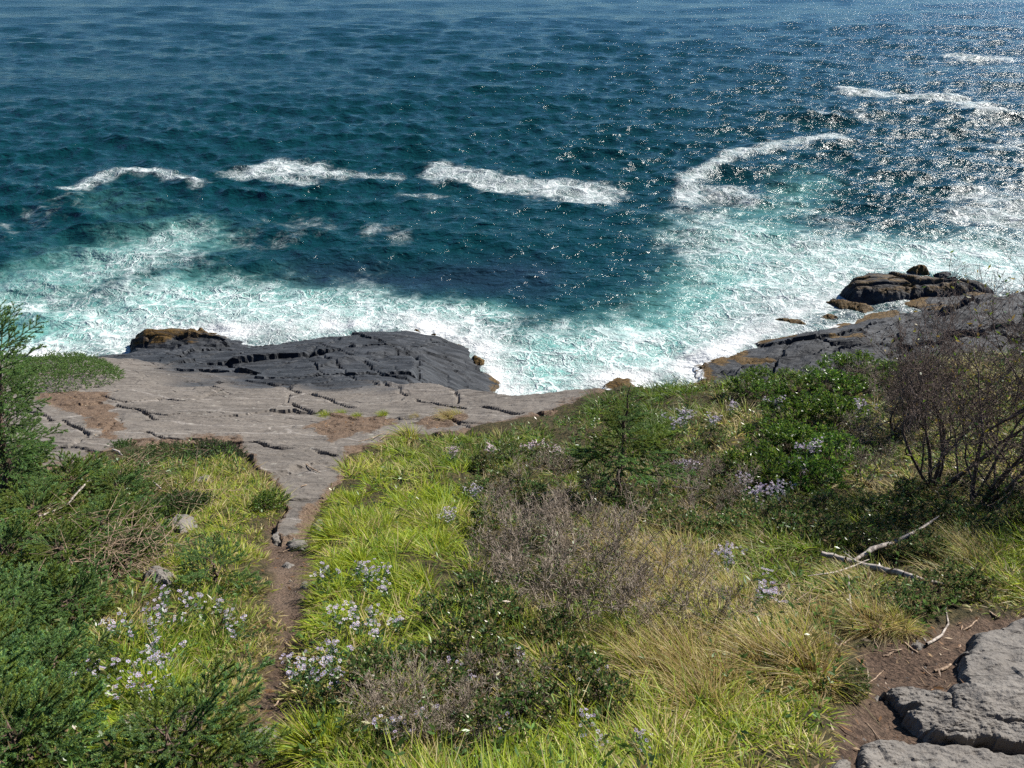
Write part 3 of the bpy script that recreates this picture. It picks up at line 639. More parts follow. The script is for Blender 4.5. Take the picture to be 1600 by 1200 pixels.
def sward_at(px, py):
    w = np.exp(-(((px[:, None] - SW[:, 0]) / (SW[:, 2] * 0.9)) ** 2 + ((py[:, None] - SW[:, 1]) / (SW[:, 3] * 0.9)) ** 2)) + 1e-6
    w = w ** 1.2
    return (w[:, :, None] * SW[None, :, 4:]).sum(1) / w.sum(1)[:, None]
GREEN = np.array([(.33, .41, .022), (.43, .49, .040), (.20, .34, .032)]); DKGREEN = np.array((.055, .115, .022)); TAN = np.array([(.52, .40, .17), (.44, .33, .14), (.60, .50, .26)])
def grass_color(rng, dry, dark, n):
    g = GREEN[rng.randint(0, 3, n)] * (0.75 + 0.5 * rng.rand(n, 1)); tn = TAN[rng.randint(0, 3, n)] * (0.7 + 0.5 * rng.rand(n, 1))
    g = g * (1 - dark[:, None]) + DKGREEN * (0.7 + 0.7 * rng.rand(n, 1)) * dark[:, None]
    isdry = (rng.rand(n) < dry * 0.9)[:, None]; tn = tn * (1 - 0.35 * dark[:, None])
    c = np.where(isdry, tn, g * (1 - 0.25 * dry[:, None]) + tn * 0.25 * dry[:, None])
    return c
def build_grass():
    rng = np.random.RandomState(11)
    N = 17500
    y = 0.9 + (15.5 - 0.9) * rng.rand(N) ** 1.25; x = (rng.rand(N) * 2 - 1) * 0.98 * (y + 1.2)
    z = hill_z(x, y); px, py = project(x, y, z)
    vm = sdist(px, py, VEG_PX); b = bare_d(x, y)
    over = y - np.interp(x, BROW_X, BROW_Y)
    s = sward_at(px, py)
    patch = fbm(x * 0.9, y * 0.9, 4, 71)
    logd = seg_dist(px, py + 8, [(1270, 890), (1340, 880), (1480, 912)]); logd = np.minimum(logd, seg_dist(px, py + 8, [(1340, 880), (1400, 848), (1450, 820)]))
    ok = (logd > 11) & (vm > 4 + 5 * fbm(x * 3, y * 3, 2, 72)) & (b < -0.03) & ((over < 0.35) | (x < 0.1)) & (px > -320) & (px < 1900) & (py < 1500)
    ok &= rng.rand(N) < np.clip(s[:, 0] * (0.80 + 1.5 * patch + 0.9 * fbm(x * 2.6, y * 2.6, 2, 79)), 0.05, 1)
    extra = soil_on_rock(x, y); 
    x, y, z, s, patch, b = x[ok], y[ok], z[ok], s[ok], patch[ok], b[ok]
    n = len(x); per = np.clip((44 - 1.6 * y), 20, 44).astype(int)
    idx = np.repeat(np.arange(n), per); m = len(idx)
    clump_az = rng.rand(n) * 6.28; rt = (0.055 + 0.075 * rng.rand(n)) * (1 + 0.05 * y)
    q = np.sqrt(rng.rand(m)); r = rt[idx] * q; a = rng.rand(m) * 6.28
    bx = x[idx] + r * np.cos(a); by = y[idx] + r * np.sin(a); bz = hill_z(bx, by) - 0.01
    # blades fan out from their tuft and lean with the sea wind and down the slope
    wx, wy = -0.30 + 0.3 * fbm(bx * 0.5, by * 0.5, 2, 73), 0.12 + 0.35 * fbm(bx * 0.5, by * 0.5, 2, 74)
    D = np.stack([1.25 * q * np.cos(a) + 0.45 * np.cos(clump_az[idx]) + 0.4 * wx + 0.15 * rng.randn(m), 1.25 * q * np.sin(a) + 0.45 * np.sin(clump_az[idx]) + 0.4 * wy + 0.15 * rng.randn(m), 0.9 * np.ones(m)], 1)
    D /= np.linalg.norm(D, axis=1)[:, None]
    dr = np.stack([D[:, 0] * 1.4 + wx * 0.6, D[:, 1] * 1.4 + wy * 0.6, -0.6 * np.ones(m)], 1)
    tv = (0.5 + 1.0 * rng.rand(n) ** 1.3)[idx]
    L = s[idx, 1] * np.clip(0.42 + 0.045 * by, 0.45, 0.9) * tv * (0.65 + 0.6 * rng.rand(m)) * (1 - 0.3 * q * q) * (1 + 0.25 * patch[idx]) * np.clip(0.30 + (-b[idx]) * 1.6, 0.30, 1)
    W = (0.0058 + 0.0007 * by) * (0.7 + 0.6 * rng.rand(m))
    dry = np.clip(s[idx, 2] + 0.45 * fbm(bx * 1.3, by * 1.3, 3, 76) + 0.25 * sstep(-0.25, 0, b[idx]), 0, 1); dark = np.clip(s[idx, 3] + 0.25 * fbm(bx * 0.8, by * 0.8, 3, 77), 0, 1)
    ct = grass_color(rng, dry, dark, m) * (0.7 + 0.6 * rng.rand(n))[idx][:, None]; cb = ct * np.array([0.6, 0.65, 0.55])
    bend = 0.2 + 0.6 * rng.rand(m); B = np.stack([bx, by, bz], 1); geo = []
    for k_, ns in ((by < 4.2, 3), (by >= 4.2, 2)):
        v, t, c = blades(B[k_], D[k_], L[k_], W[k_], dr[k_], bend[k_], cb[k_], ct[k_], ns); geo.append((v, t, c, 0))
    V, T, C, _m = join(geo)
    me = make_mesh('meadow_grass', V, T, M_GRASS, C, smooth=False)
    print('grass blades', m, 'tris', len(T))
    tag(link('meadow_grass', me), 'wind blown green and tan grass covering the slope', 'grass', kind='stuff')
build_grass()

def tussock_mesh(name, seed, n, length, spread, dry, dark, w=0.004, lean=(-.25, .0), nseg=3):
    rng = np.random.RandomState(seed)
    a = rng.rand(n) * 6.28; r = spread * 0.35 * np.sqrt(rng.rand(n))
    B = np.stack([r * np.cos(a), r * np.sin(a), -0.02 * np.ones(n)], 1)
    o = 0.15 + 0.75 * rng.rand(n)
    D = np.stack([o * np.cos(a) + lean[0], o * np.sin(a) + lean[1], np.ones(n)], 1); D /= np.linalg.norm(D, axis=1)[:, None]
    dr = np.stack([1.3 * D[:, 0] + lean[0], 1.3 * D[:, 1] + lean[1], -0.75 * np.ones(n)], 1)
    L = length * (0.5 + 0.6 * rng.rand(n))
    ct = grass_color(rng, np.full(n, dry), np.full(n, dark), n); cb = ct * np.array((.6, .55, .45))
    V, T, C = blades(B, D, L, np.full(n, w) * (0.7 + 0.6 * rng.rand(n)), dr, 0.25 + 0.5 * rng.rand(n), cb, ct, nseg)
    return make_mesh(name, V, T, M_TUFT, C)
TAN_T = [tussock_mesh('tan_tussock', 100 + i, 380, 0.33, 0.26, 0.8, 0.1) for i in range(3)]
GRN_T = [tussock_mesh('green_tussock', 110 + i, 340, 0.25, 0.24, 0.10, 0.0, 0.006) for i in range(2)]
def place(name, mesh, px, py, label, cat, group, rng, scale=1.0, sink=0.0):
    x, y, z = spot(px, py)
    o = link(name, mesh, loc=(x, y, z - sink), rot=(rng.uniform(-.1, .1), rng.uniform(-.1, .1), rng.uniform(-.5, .5)), scale=scale * rng.uniform(0.85, 1.15))
    return tag(o, label, cat, group)
R = random.Random(5)
for i, (px, py, s) in enumerate([(1085, 1075, 1.2), (1040, 1085, 1.1), (1000, 1060, 1.0), (1130, 1090, 1.0), (1105, 1120, .9), (970, 1030, .9), (1060, 1040, 1.0), (1230, 1040, 1.2), (1265, 1070, 1.1), (1200, 1060, 1.1), (1285, 1030, .9), (1170, 1040, .9), (1250, 1000, .9), (1280, 975, .8)]):
    place('grass_tussock', TAN_T[i % 3], px, py, 'tan dry grass tussock with long drooping blades left of the dirt clearing', 'grass tussock', 'tan tussocks left of the clearing', R, s)
for i, (px, py, s) in enumerate([(1020, 890, 1.2), (1050, 905, 1.1), (1080, 920, 1.1), (1000, 950, 1.0), (1130, 940, 1.0), (1150, 960, .9)]):
    place('grass_tussock', TAN_T[i % 3], px, py, 'straw coloured grass tussock rising between the bare grey shrubs', 'grass tussock', 'straw tussocks among bare shrubs', R, s)
for i, (px, py, s) in enumerate([(1355, 985, .8), (1375, 985, .7), (1405, 985, .7), (1510, 870, 1.1), (1530, 890, 1.0), (1545, 870, 1.0)]):
    place('grass_tussock', TAN_T[i % 3], px, py, 'pale grass tussock growing around the fallen bleached log', 'grass tussock', 'tussocks around the log', R, s)
for i, (px, py, s) in enumerate([(530, 815, 1.0), (560, 835, 1.0), (520, 850, 1.0), (545, 790, .9), (600, 830, 1.0), (640, 870, 1.0), (560, 890, 1.0), (610, 910, .9), (690, 860, 1.0), (520, 910, .8), (660, 930, .9)]):
    place('grass_tussock', GRN_T[i % 2], px, py, 'bright yellow green grass tussock right of the dirt path', 'grass tussock', 'bright tussocks right of the path', R, s)
for i, (px, py, s) in enumerate([(230, 1120, 1.0), (265, 1110, .9), (240, 1160, .9), (500, 1180, .8), (470, 1165, .7)]):
    place('grass_tussock', GRN_T[i % 2], px, py, 'fresh green grass tussock close to the bottom edge near the path', 'grass tussock', 'green tussocks at the bottom', R, s)
place('grass_tussock', tussock_mesh('yellow_tussock', 131, 260, 0.4, 0.3, 0.3, 0.0, 0.008), 640, 692, 'bright yellow grass tuft on the rock edge of the meadow', 'grass tussock', None, R, 1.0)
for i, (px, py, s) in enumerate([(510, 652, .7), (535, 650, .7), (560, 652, .6), (600, 650, .7), (700, 655, .9), (715, 650, .7), (650, 655, .5)]):
    place('grass_tussock', TAN_T[i % 3] if i > 3 else GRN_T[i % 2], px, py, 'low grass tuft rooted in the litter patch on the grey ledge', 'grass tussock', 'tufts on the ledge litter', R, s)

# ------------------------------------------------------------------ woody plants
def tubes(P0, P1, R0, R1, sides=4):
    P0, P1 = np.asarray(P0, float), np.asarray(P1, float); R0 = np.asarray(R0, float); R1 = np.asarray(R1, float)
    d = P1 - P0; d /= np.linalg.norm(d, axis=1)[:, None] + 1e-9
    ref = np.where(np.abs(d[:, 2:]) > 0.9, np.array([[1., 0, 0]]), np.array([[0, 0, 1.]]))
    a = np.cross(d, ref); a /= np.linalg.norm(a, axis=1)[:, None]; b = np.cross(d, a)
    th = np.arange(sides) * 2 * math.pi / sides
    ring = a[:, None] * np.cos(th)[None, :, None] + b[:, None] * np.sin(th)[None, :, None]
    V = np.concatenate([P0[:, None] + ring * R0[:, None, None], P1[:, None] + ring * R1[:, None, None]], 1).reshape(-1, 3)
    i = np.arange(sides); j = (i + 1) % sides
    t = np.concatenate([np.stack([i, j, j + sides], 1), np.stack([i, j + sides, i + sides], 1)])
    return V, (np.arange(len(P0))[:, None, None] * 2 * sides + t).reshape(-1, 3)
def grow(rng, p, d, L, r, depth, out, tips, wander=0.25, split=(2, 3), shrink=0.72, up=0.12, ang=0.6, nseg=3):
    segL = L / nseg; d = np.array(d, float)
    for k in range(nseg):
        d = d + rng.randn(3) * wander * 0.6 + np.array([0, 0, up]); d /= np.linalg.norm(d)
        q = p + d * segL; r1 = r * (0.88 if depth else 0.7)
        out.append((p, q, r, r1, depth)); p, r = q, r1
        if depth and k < nseg - 1 and rng.rand() < 0.65:
            e = d + rng.randn(3) * ang; e /= np.linalg.norm(e)
            grow(rng, p, e, L * shrink * (0.6 + 0.5 * rng.rand()), r * 0.6, depth - 1, out, tips, wander, split, shrink, up, ang, nseg)
    if depth:
        for k in range(rng.randint(split[0], split[1] + 1)):
            e = d + rng.randn(3) * ang; e /= np.linalg.norm(e)
            grow(rng, p, e, L * shrink * (0.75 + 0.4 * rng.rand()), r * 0.72, depth - 1, out, tips, wander, split, shrink, up, ang, nseg)
    else: tips.append((p, d))
def wood_mesh(name, out, mat, sel=None, minr=0.0011):
    s = [o for o in out if sel is None or sel(o)]
    P0 = np.array([o[0] for o in s]); P1 = np.array([o[1] for o in s]); R0 = np.maximum([o[2] for o in s], minr); R1 = np.maximum([o[3] for o in s], minr)
    big = R0 > 0.006; parts = []
    if big.any(): v, t = tubes(P0[big], P1[big], R0[big], R1[big] , 6); parts.append((v, t, 0.5, 0))
    if (~big).any(): v, t = tubes(P0[~big], P1[~big], R0[~big], R1[~big], 3); parts.append((v, t, 0.5, 0))
    V, T, C, M = join(parts)
    return make_mesh(name, V, T, mat, smooth=True)
def leaves_geo(P, D, L, W, rng, col, cup=0.15):
    """small pointed leaves, folded along the midrib"""
    n = len(P); D = D / (np.linalg.norm(D, axis=1)[:, None] + 1e-9)
    s = np.cross(D, rng.randn(n, 3)); s /= np.linalg.norm(s, axis=1)[:, None] + 1e-9; u = np.cross(s, D)
    L = np.broadcast_to(L, (n,))[:, None]; W = np.broadcast_to(W, (n,))[:, None]
    mid = P + D * L * 0.5 - u * L * cup * 0.3
    V = np.stack([P, mid + s * W + u * W * cup * 2, P + D * L, mid - s * W + u * W * cup * 2], 1).reshape(-1, 3)
    T = (np.arange(n)[:, None, None] * 4 + np.array([[0, 1, 2], [0, 2, 3]])[None]).reshape(-1, 3)
    return V, T, np.repeat(col, 4, 0)

# --- bare grey shrubs: four kinds of bush
def bare_shrub_parts(seed, h, nst, spread, depth=4, mat=M_TWIG, r0=0.007, shrink=0.7, ang=0.55, up=0.10):
    rng = np.random.RandomState(seed); out, tips = [], []
    for k in range(nst):
        a = rng.rand() * 6.28; o = spread * (0.2 + 0.8 * rng.rand())
        d = np.array([o * math.cos(a), o * math.sin(a), 1.0]); d /= np.linalg.norm(d)
        grow(rng, np.array([0.04 * math.cos(a), 0.04 * math.sin(a), -0.03]), d, h * (0.3 + 0.12 * rng.rand()), r0 * (0.7 + 0.5 * rng.rand()), depth, out, tips, 0.22, (2, 3), shrink, up, ang)
    return out, tips, rng
BARE = []
for i in range(4):
    out, tips, rng = bare_shrub_parts(200 + i, 0.72, 4, 0.7, 4, r0=0.0075, ang=0.48)
    BARE.append((wood_mesh('stems', out, M_TWIG, lambda o: o[4] >= 3, 0.002), wood_mesh('twigs', out, M_TWIG, lambda o: o[4] < 3, 0.0017)))
def thing(name, px, py, label, cat, group=None, rz=0.0, scale=1.0, sink=0.0, tilt=(0, 0)):
    x, y, z = spot(px, py)
    o = link(name, None, loc=(x, y, z - sink), rot=(tilt[0], tilt[1], rz), scale=scale); o.empty_display_size = 0.1
    return tag(o, label, cat, group)
for i, (px, py, s) in enumerate([(810, 925, 1.0), (850, 965, .95), (905, 990, 1.0), (955, 985, .9), (1030, 1000, .85), (1105, 990, .8), (870, 900, 1.0), (930, 925, 1.0), (985, 930, .9), (1045, 950, .85), (800, 860, 1.0), (850, 840, 1.0), (905, 850, 1.0), (960, 860, 1.0), (780, 900, .8)]):
    t = thing('bare_shrub', px, py, 'leafless grey twiggy shrub between bright grass and tan tussocks', 'shrub', 'bare grey shrubs in the middle', R.uniform(0, 6.28), s)
    for n_, m_ in zip(('stems', 'twigs'), BARE[i % 4]): link(n_, m_, t)
for i, (px, py, s) in enumerate([(820, 770, .8), (870, 760, .8), (780, 790, .7), (930, 790, .8), (1010, 790, .8), (1060, 770, .8), (1110, 760, .7), (1150, 800, .8), (1090, 820, .9)]):
    t = thing('bare_shrub', px, py, 'low brown grey twiggy shrub in the undergrowth around the spruce sapling', 'shrub', 'twiggy shrubs around the sapling', R.uniform(0, 6.28), s)
    for n_, m_ in zip(('stems', 'twigs'), BARE[(i + 1) % 4]): link(n_, m_, t)
for i, (px, py, s) in enumerate([(640, 1130, .55), (700, 1160, .6), (720, 1080, .5), (760, 1130, .55), (590, 1150, .45), (650, 1190, .5), (280, 1170, .5), (830, 1100, .5)]):
    t = thing('bare_shrub', px, py, 'small dry brown twig bush along the bottom of the slope', 'shrub', 'small twig bushes at the bottom', R.uniform(0, 6.28), s)
    for n_, m_ in zip(('stems', 'twigs'), BARE[(i + 2) % 4]): link(n_, m_, t)
for i, (px, py, s) in enumerate([(1330, 700, 1.0), (1370, 640, 1.1), (1400, 680, 1.1), (1350, 760, .9), (1420, 610, 1.0), (1390, 570, 1.0), (1450, 600, 1.1), (1500, 590, 1.1), (1560, 600, 1.1), (1330, 610, .8), (1590, 560, 1.1)]):
    t = thing('bare_shrub', px, py, 'tangled brown shrub packed around the foot of the tall bare trees', 'shrub', 'tangled brown shrubs at right', R.uniform(0, 6.28), s)
    for n_, m_ in zip(('stems', 'twigs'), BARE[(i + 3) % 4]): link(n_, m_, t)

# --- the tall bare trees at the right
def tall_tree(px, py, seed, h, nst, label, leafcol, nleaf, lean=(0, 0), spread=0.5):
    rng = np.random.RandomState(seed); out, tips, stems = [], [], []
    for k in range(nst):
        stems.append([]); n0 = len(out)
        a = rng.rand() * 6.28; o = spread * (0.35 + 0.65 * rng.rand())
        d = np.array([o * math.cos(a) + lean[0], o * math.sin(a) + lean[1], 1.0]); d /= np.linalg.norm(d)
        grow(rng, np.array([0.05 * math.cos(a), 0.05 * math.sin(a), -0.05]), d, h * 0.30, 0.021 * (0.7 + 0.5 * rng.rand()), 5, out, tips, 0.20, (2, 3), 0.70, 0.08, 0.50)
        stems[-1] = out[n0:]
    t = thing('bare_tree', px, py, label, 'tree')
    for st in stems: link('stem', wood_mesh('stem', st, M_TWIG2, lambda o: o[4] >= 4), t)
    link('branches', wood_mesh('branches', out, M_TWIG2, lambda o: 2 <= o[4] < 4, 0.003), t)
    link('twigs', wood_mesh('twigs', out, M_TWIG2, lambda o: o[4] < 2, 0.0019), t)
    sel = rng.randint(0, len(tips), nleaf); P = np.array([tips[i][0] for i in sel]) + rng.randn(nleaf, 3) * 0.02; D = np.array([tips[i][1] for i in sel]) + rng.randn(nleaf, 3) * 0.7
    c = np.array(leafcol)[rng.randint(0, len(leafcol), nleaf)] * (0.7 + 0.6 * rng.rand(nleaf, 1))
    V, T, C = leaves_geo(P, D, 0.045 + 0.03 * rng.rand(nleaf), 0.012, rng, c)
    link('leaves', make_mesh('leaves', V, T, M_LEAF, C), t)
    print('tree', px, len(out), len(tips))
YL = [(.20, .20, .02), (.10, .16, .02), (.28, .20, .05), (.06, .12, .02)]
tall_tree(1525, 790, 303, 3.5, 6, 'tall bare dark tree with forked trunk behind the fallen log', YL, 260, (0.05, 0.0), 0.55)
tall_tree(1462, 765, 311, 3.0, 6, 'slim bare dark tree left of the forked one', YL, 160, (-0.1, 0.0), 0.6)
tall_tree(1610, 740, 317, 3.2, 5, 'bare tree with yellow green leaves at the right edge', YL, 900, (-0.05, 0.0), 0.5)
tall_tree(1400, 680, 319, 1.6, 6, 'low spreading bare tree at the edge of the green bayberry', YL, 90, (-0.1, 0.0), 0.7)

# --- leafy bayberry bushes
def leafy_mesh(seed, h, rad, nst, rosettes, cols, ll=0.06, lw=0.011):
    rng = np.random.RandomState(seed); out, P, D = [], [], []
    for k in range(nst):
        a = rng.rand() * 6.28; o = math.sqrt(rng.rand()); p = np.array([0, 0, -0.04]); tip = np.array([rad * o * math.cos(a), rad * o * math.sin(a), h * (1 - 0.45 * o * o) * (0.75 + 0.35 * rng.rand())])
        mid = tip * np.array([0.55, 0.55, 0.45]) + rng.randn(3) * 0.03
        out += [(p, mid, 0.004, 0.003, 1), (mid, tip, 0.003, 0.002, 0)]
        for j in range(rosettes):
            q = tip + (mid - tip) * (j / rosettes) * 0.6; nn = 7
            dirs = rng.randn(nn, 3); dirs[:, 2] = np.abs(dirs[:, 2]) * 0.8 + 0.35; P += [q] * nn; D += list(dirs)
    P = np.array(P); D = np.array(D); n = len(P)
    c = np.array(cols)[rng.randint(0, len(cols), n)] * (0.7 + 0.6 * rng.rand(n, 1))
    V, T, C = leaves_geo(P, D, ll * (0.7 + 0.6 * rng.rand(n)), lw, rng, c)
    return wood_mesh('stems', out, M_TWIG2), make_mesh('leaves', V, T, M_LEAF, C)
BAYC = [(0.059, 0.122, 0.017), (0.090, 0.159, 0.021), (0.048, 0.101, 0.021), (0.149, 0.212, 0.031)]
BAY = [leafy_mesh(400 + i, 0.48, 0.50, 80, 3, BAYC) for i in range(3)]
HERB = [leafy_mesh(410 + i, 0.30, 0.28, 60, 3, [(0.080, 0.136, 0.032), (0.136, 0.160, 0.048), (0.208, 0.160, 0.080), (0.064, 0.128, 0.040)], 0.045, 0.008) for i in range(3)]
for i, (px, py, s) in enumerate([(1150, 602, .6), (1185, 605, .75), (1225, 595, .8), (1265, 590, .8), (1305, 588, .8), (1340, 590, .8), (1200, 630, .8), (1245, 622, .85), (1290, 618, .85), (1330, 622, .8), (1375, 600, .8), (1225, 670, .9), (1275, 665, 1.0), (1310, 670, .9), (1165, 620, .8), (1200, 705, .9), (1240, 715, .9), (1280, 720, .9), (1180, 750, .9), (1220, 770, .9), (1265, 770, .9), (1300, 740, .9)]):
    t = thing('bayberry_bush', px, py, 'glossy dark green leafy bush on the brow left of the bare trees', 'bush', 'green leafy bushes on the brow', R.uniform(0, 6.28), s)
    for n_, m_ in zip(('stems', 'leaves'), BAY[i % 3]): link(n_, m_, t)
for i, (px, py, s) in enumerate([(760, 740, .9), (800, 725, .9), (850, 730, .9), (890, 740, .9), (830, 790, .9), (770, 830, .9), (1040, 720, .9), (1080, 730, .9), (1110, 700, .8), (1130, 740, .9), (1150, 840, 1.0), (1190, 820, 1.0), (1240, 820, 1.0), (1060, 840, .9), (1010, 820, .8), (880, 800, .8), (745, 780, .8), (790, 770, .9), (925, 760, .8), (980, 800, .8), (1120, 790, .9), (1095, 850, .9), (1225, 850, .9)]):
    t = thing('leafy_herb', px, py, 'dark green leafy herb in the undergrowth above the bare grey shrubs', 'herb', 'leafy herbs in the middle', R.uniform(0, 6.28), s)
    for n_, m_ in zip(('stems', 'leaves'), HERB[i % 3]): link(n_, m_, t)
for i, (px, py, s) in enumerate([(690, 990, .8), (650, 1060, .7), (730, 1040, .8), (780, 1080, .8), (600, 1100, .7), (560, 1110, .7), (820, 1130, .7), (700, 1120, .7), (760, 1180, .7), (640, 1170, .6), (900, 1090, .8), (940, 1120, .7), (860, 1020, .7), (740, 960, .8), (770, 1000, .8), (590, 1060, .6)]):
    t = thing('leafy_herb', px, py, 'small dark leafy herb among the flowers near the bottom edge', 'herb', 'leafy herbs near the bottom', R.uniform(0, 6.28), s)
    for n_, m_ in zip(('stems', 'leaves'), HERB[i % 3]): link(n_, m_, t)
for i, (px, py, s) in enumerate([(1310, 840, .7), (1430, 950, .7), (1460, 930, .7), (1500, 920, .8), (1390, 960, .7), (1420, 820, .9), (1360, 810, .9), (1290, 810, .9), (1540, 840, .8), (1590, 830, .9), (1480, 820, .8), (1330, 1075, .35), (1328, 1088, .3), (1350, 860, .7), (1400, 870, .7), (1370, 840, .8), (1270, 850, .9), (1440, 870, .7), (1560, 800, .9), (1420, 780, .8)]):
    t = thing('leafy_herb', px, py, 'dark green herb growing near the fallen bleached log', 'herb', 'leafy herbs near the log', R.uniform(0, 6.28), s)
    for n_, m_ in zip(('stems', 'leaves'), HERB[i % 3]): link(n_, m_, t)
for i, (px, py, s) in enumerate([(430, 795, .45), (415, 800, .4)]):
    t = thing('leafy_herb', px, py, 'low green juniper sprig beside the flat rock at the top of the path', 'herb', 'green sprigs at the top of the path', R.uniform(0, 6.28), s)
    for n_, m_ in zip(('stems', 'leaves'), BAY[i % 3]): link(n_, m_, t)

# --- spruce: branches with needle clad twigs
def needle_twigs(rng, segs, dens, nl, nw, cols):
    P, D, C = [], [], []
    for p, q in segs:
        d = q - p; L = np.linalg.norm(d); d = d / (L + 1e-9); n = max(4, int(L * dens)); t = rng.rand(n)[:, None]
        rad = rng.randn(n, 3); rad -= d * (rad @ d)[:, None]; rad /= np.linalg.norm(rad, axis=1)[:, None]
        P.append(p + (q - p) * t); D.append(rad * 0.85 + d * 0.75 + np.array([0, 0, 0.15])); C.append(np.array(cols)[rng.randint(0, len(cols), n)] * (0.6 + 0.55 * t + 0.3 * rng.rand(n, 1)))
    P = np.concatenate(P); D = np.concatenate(D); D /= np.linalg.norm(D, axis=1)[:, None]; C = np.concatenate(C); n = len(P)
    s = np.cross(D, rng.randn(n, 3)); s /= np.linalg.norm(s, axis=1)[:, None]
    L = nl * (0.75 + 0.5 * rng.rand(n, 1))
    V = np.stack([P - s * nw, P + s * nw, P + D * L], 1).reshape(-1, 3)
    return V, np.arange(3 * n).reshape(-1, 3), np.repeat(C, 3, 0)
def spruce_branch(seed, length, dens=1150, nl=0.0200, nw=0.0031, cols=None, flat=0.35, step=0.056, sub=True):
    rng = np.random.RandomState(seed); segs, wood = [], []
    cols = cols or [(.030, .066, .022), (.044, .085, .020), (.026, .060, .034)]
    p = np.zeros(3); d = np.array([1, 0, 0.05]); n = int(length / step)
    for k in range(n):
        d = d + rng.randn(3) * 0.05 + np.array([0, 0, 0.012]); d /= np.linalg.norm(d); q = p + d * step; f = k / n
        wood.append((p, q, 0.007 * (1 - f) + 0.0016, 0.007 * (1 - f) + 0.0014, 0))
        if f > 0.25: segs.append((p, q))
        if f > 0.12:
            sg = 1 if k % 2 else -1
            e = d + np.array([0.1, sg * (0.9 + 0.3 * rng.rand()), flat * rng.randn()]); e /= np.linalg.norm(e)
            sl = (0.10 + 0.20 * (1 - f)) * (0.7 + 0.5 * rng.rand()) * min(1, length / 0.6 + 0.3)
            r = q + e * sl + np.array([0.02, 0, 0.02 * rng.randn()]); segs.append((q, r)); wood.append((q, r, 0.0022, 0.0012, 0))
            if sub and sl > 0.11:
                for g in (0.5,):
                    for s2 in (-1, 1):
                        e2 = e + np.array([0.55, 0, 0]) * 1.0 + s2 * np.cross(e, [0, 0, 1]) * 0.55 + rng.randn(3) * 0.15; e2 /= np.linalg.norm(e2)
                        w0 = q + (r - q) * g; segs.append((w0, w0 + e2 * sl * 0.5))
        p = q
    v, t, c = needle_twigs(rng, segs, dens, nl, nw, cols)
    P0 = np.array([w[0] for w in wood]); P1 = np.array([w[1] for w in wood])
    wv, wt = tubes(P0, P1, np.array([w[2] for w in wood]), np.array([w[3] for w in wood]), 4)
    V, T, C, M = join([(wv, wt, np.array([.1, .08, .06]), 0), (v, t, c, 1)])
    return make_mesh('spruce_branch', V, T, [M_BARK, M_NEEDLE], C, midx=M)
LUSH = [(0.095, 0.181, 0.065), (0.133, 0.228, 0.057), (0.092, 0.181, 0.087), (0.199, 0.276, 0.054)]
BR_A = [spruce_branch(500 + i, 0.75, cols=LUSH) for i in range(3)]
BR_B = [spruce_branch(510 + i, 0.45, cols=LUSH) for i in range(3)]
YELL = [(0.150, 0.203, 0.033), (0.098, 0.165, 0.039), (0.180, 0.210, 0.038)]
BR_Y = [spruce_branch(520 + i, 0.5, cols=YELL) for i in range(2)]
def taper_trunk(h, r, seed, mat):
    rng = np.random.RandomState(seed); n = 9; P = [np.array([0, 0, -0.08])]
    for k in range(n): P.append(np.array([0.02 * rng.randn(), 0.02 * rng.randn(), h * (k + 1) / n]))
    rr = [r * (1.25 if k == 0 else 1 - 0.9 * k / n) for k in range(n + 1)]
    v, t = tubes(P[:-1], P[1:], rr[:-1], rr[1:], 7); return make_mesh('trunk', v, t, mat, smooth=True)
TRUNKS = {}
def spruce(px, py, label, h, rad, nb, seed, group=None, z0=0.05, lib=None, tilt=(0, 0), bush=True, cat='spruce', name='spruce_shrub', top=0.15, rise=0.14):
    rng = random.Random(seed); t = thing(name, px, py, label, cat, group, tilt=tilt)
    key = (round(h, 1), name)
    if key not in TRUNKS: TRUNKS[key] = taper_trunk(h, 0.022 * h + 0.008, seed, M_BARK)
    link('trunk', TRUNKS[key], t)
    lib = lib or (BR_A + BR_B)
    for k in range(nb):
        f = k / nb; z = z0 + (h - z0) * f * 0.96
        prof = (1 - f) ** (0.8 if name == 'spruce_tree' else 1.5) if not bush else math.sqrt(max(0.05, 1 - f * f))
        L = rad * (top + (1 - top) * prof) * (rng.uniform(0.75, 1.1) if bush else rng.uniform(0.5, 1.1))
        m = lib[rng.randrange(len(lib))]; base = 0.75 if m in BR_A else 0.47
        link('branch', m, t, (0, 0, z), (rng.uniform(-.3, .3), -(rise + 0.55 * f * rng.uniform(0.3, 1.2) + rng.uniform(-.2, .15)), k * 2.4 + rng.uniform(-.4, .4)), L / base)
    return t
KR = [(a, b, h * .65, q * .74) for a, b, h, q in [(30, 770, .55, .75), (120, 775, .5, .7), (195, 790, .45, .6), (70, 830, .5, .7), (165, 840, .5, .65), (225, 845, .4, .5), (20, 890, .5, .65), (110, 895, .4, .55), (205, 890, .35, .5)]]
for i, (px, py, h, r) in enumerate(KR):
    spruce(px, py, 'stunted dark green spruce shrub above the left twig heap', h, r, 30, 600 + i, 'stunted spruces above the twig heap', lib=BR_A + BR_B + BR_Y + BR_Y)
KR2 = [(40, 985, .30, .46), (120, 975, .24, .38), (30, 1070, .28, .42), (100, 1080, .24, .36), (45, 1150, .26, .38), (-30, 1190, .35, .45), (60, 1210, .3, .4), (-40, 1020, .4, .5), (-50, 1110, .4, .5)]
for i, (px, py, h, r) in enumerate(KR2):
    spruce(px, py, 'dense blue green spruce shrub filling the lower left corner', h, r, 32, 640 + i, 'spruces in the lower left corner', lib=BR_A + BR_B + BR_Y)
spruce(345, 920, 'small dark spruce seedling in the grass left of the path', .42, .36, 16, 661)
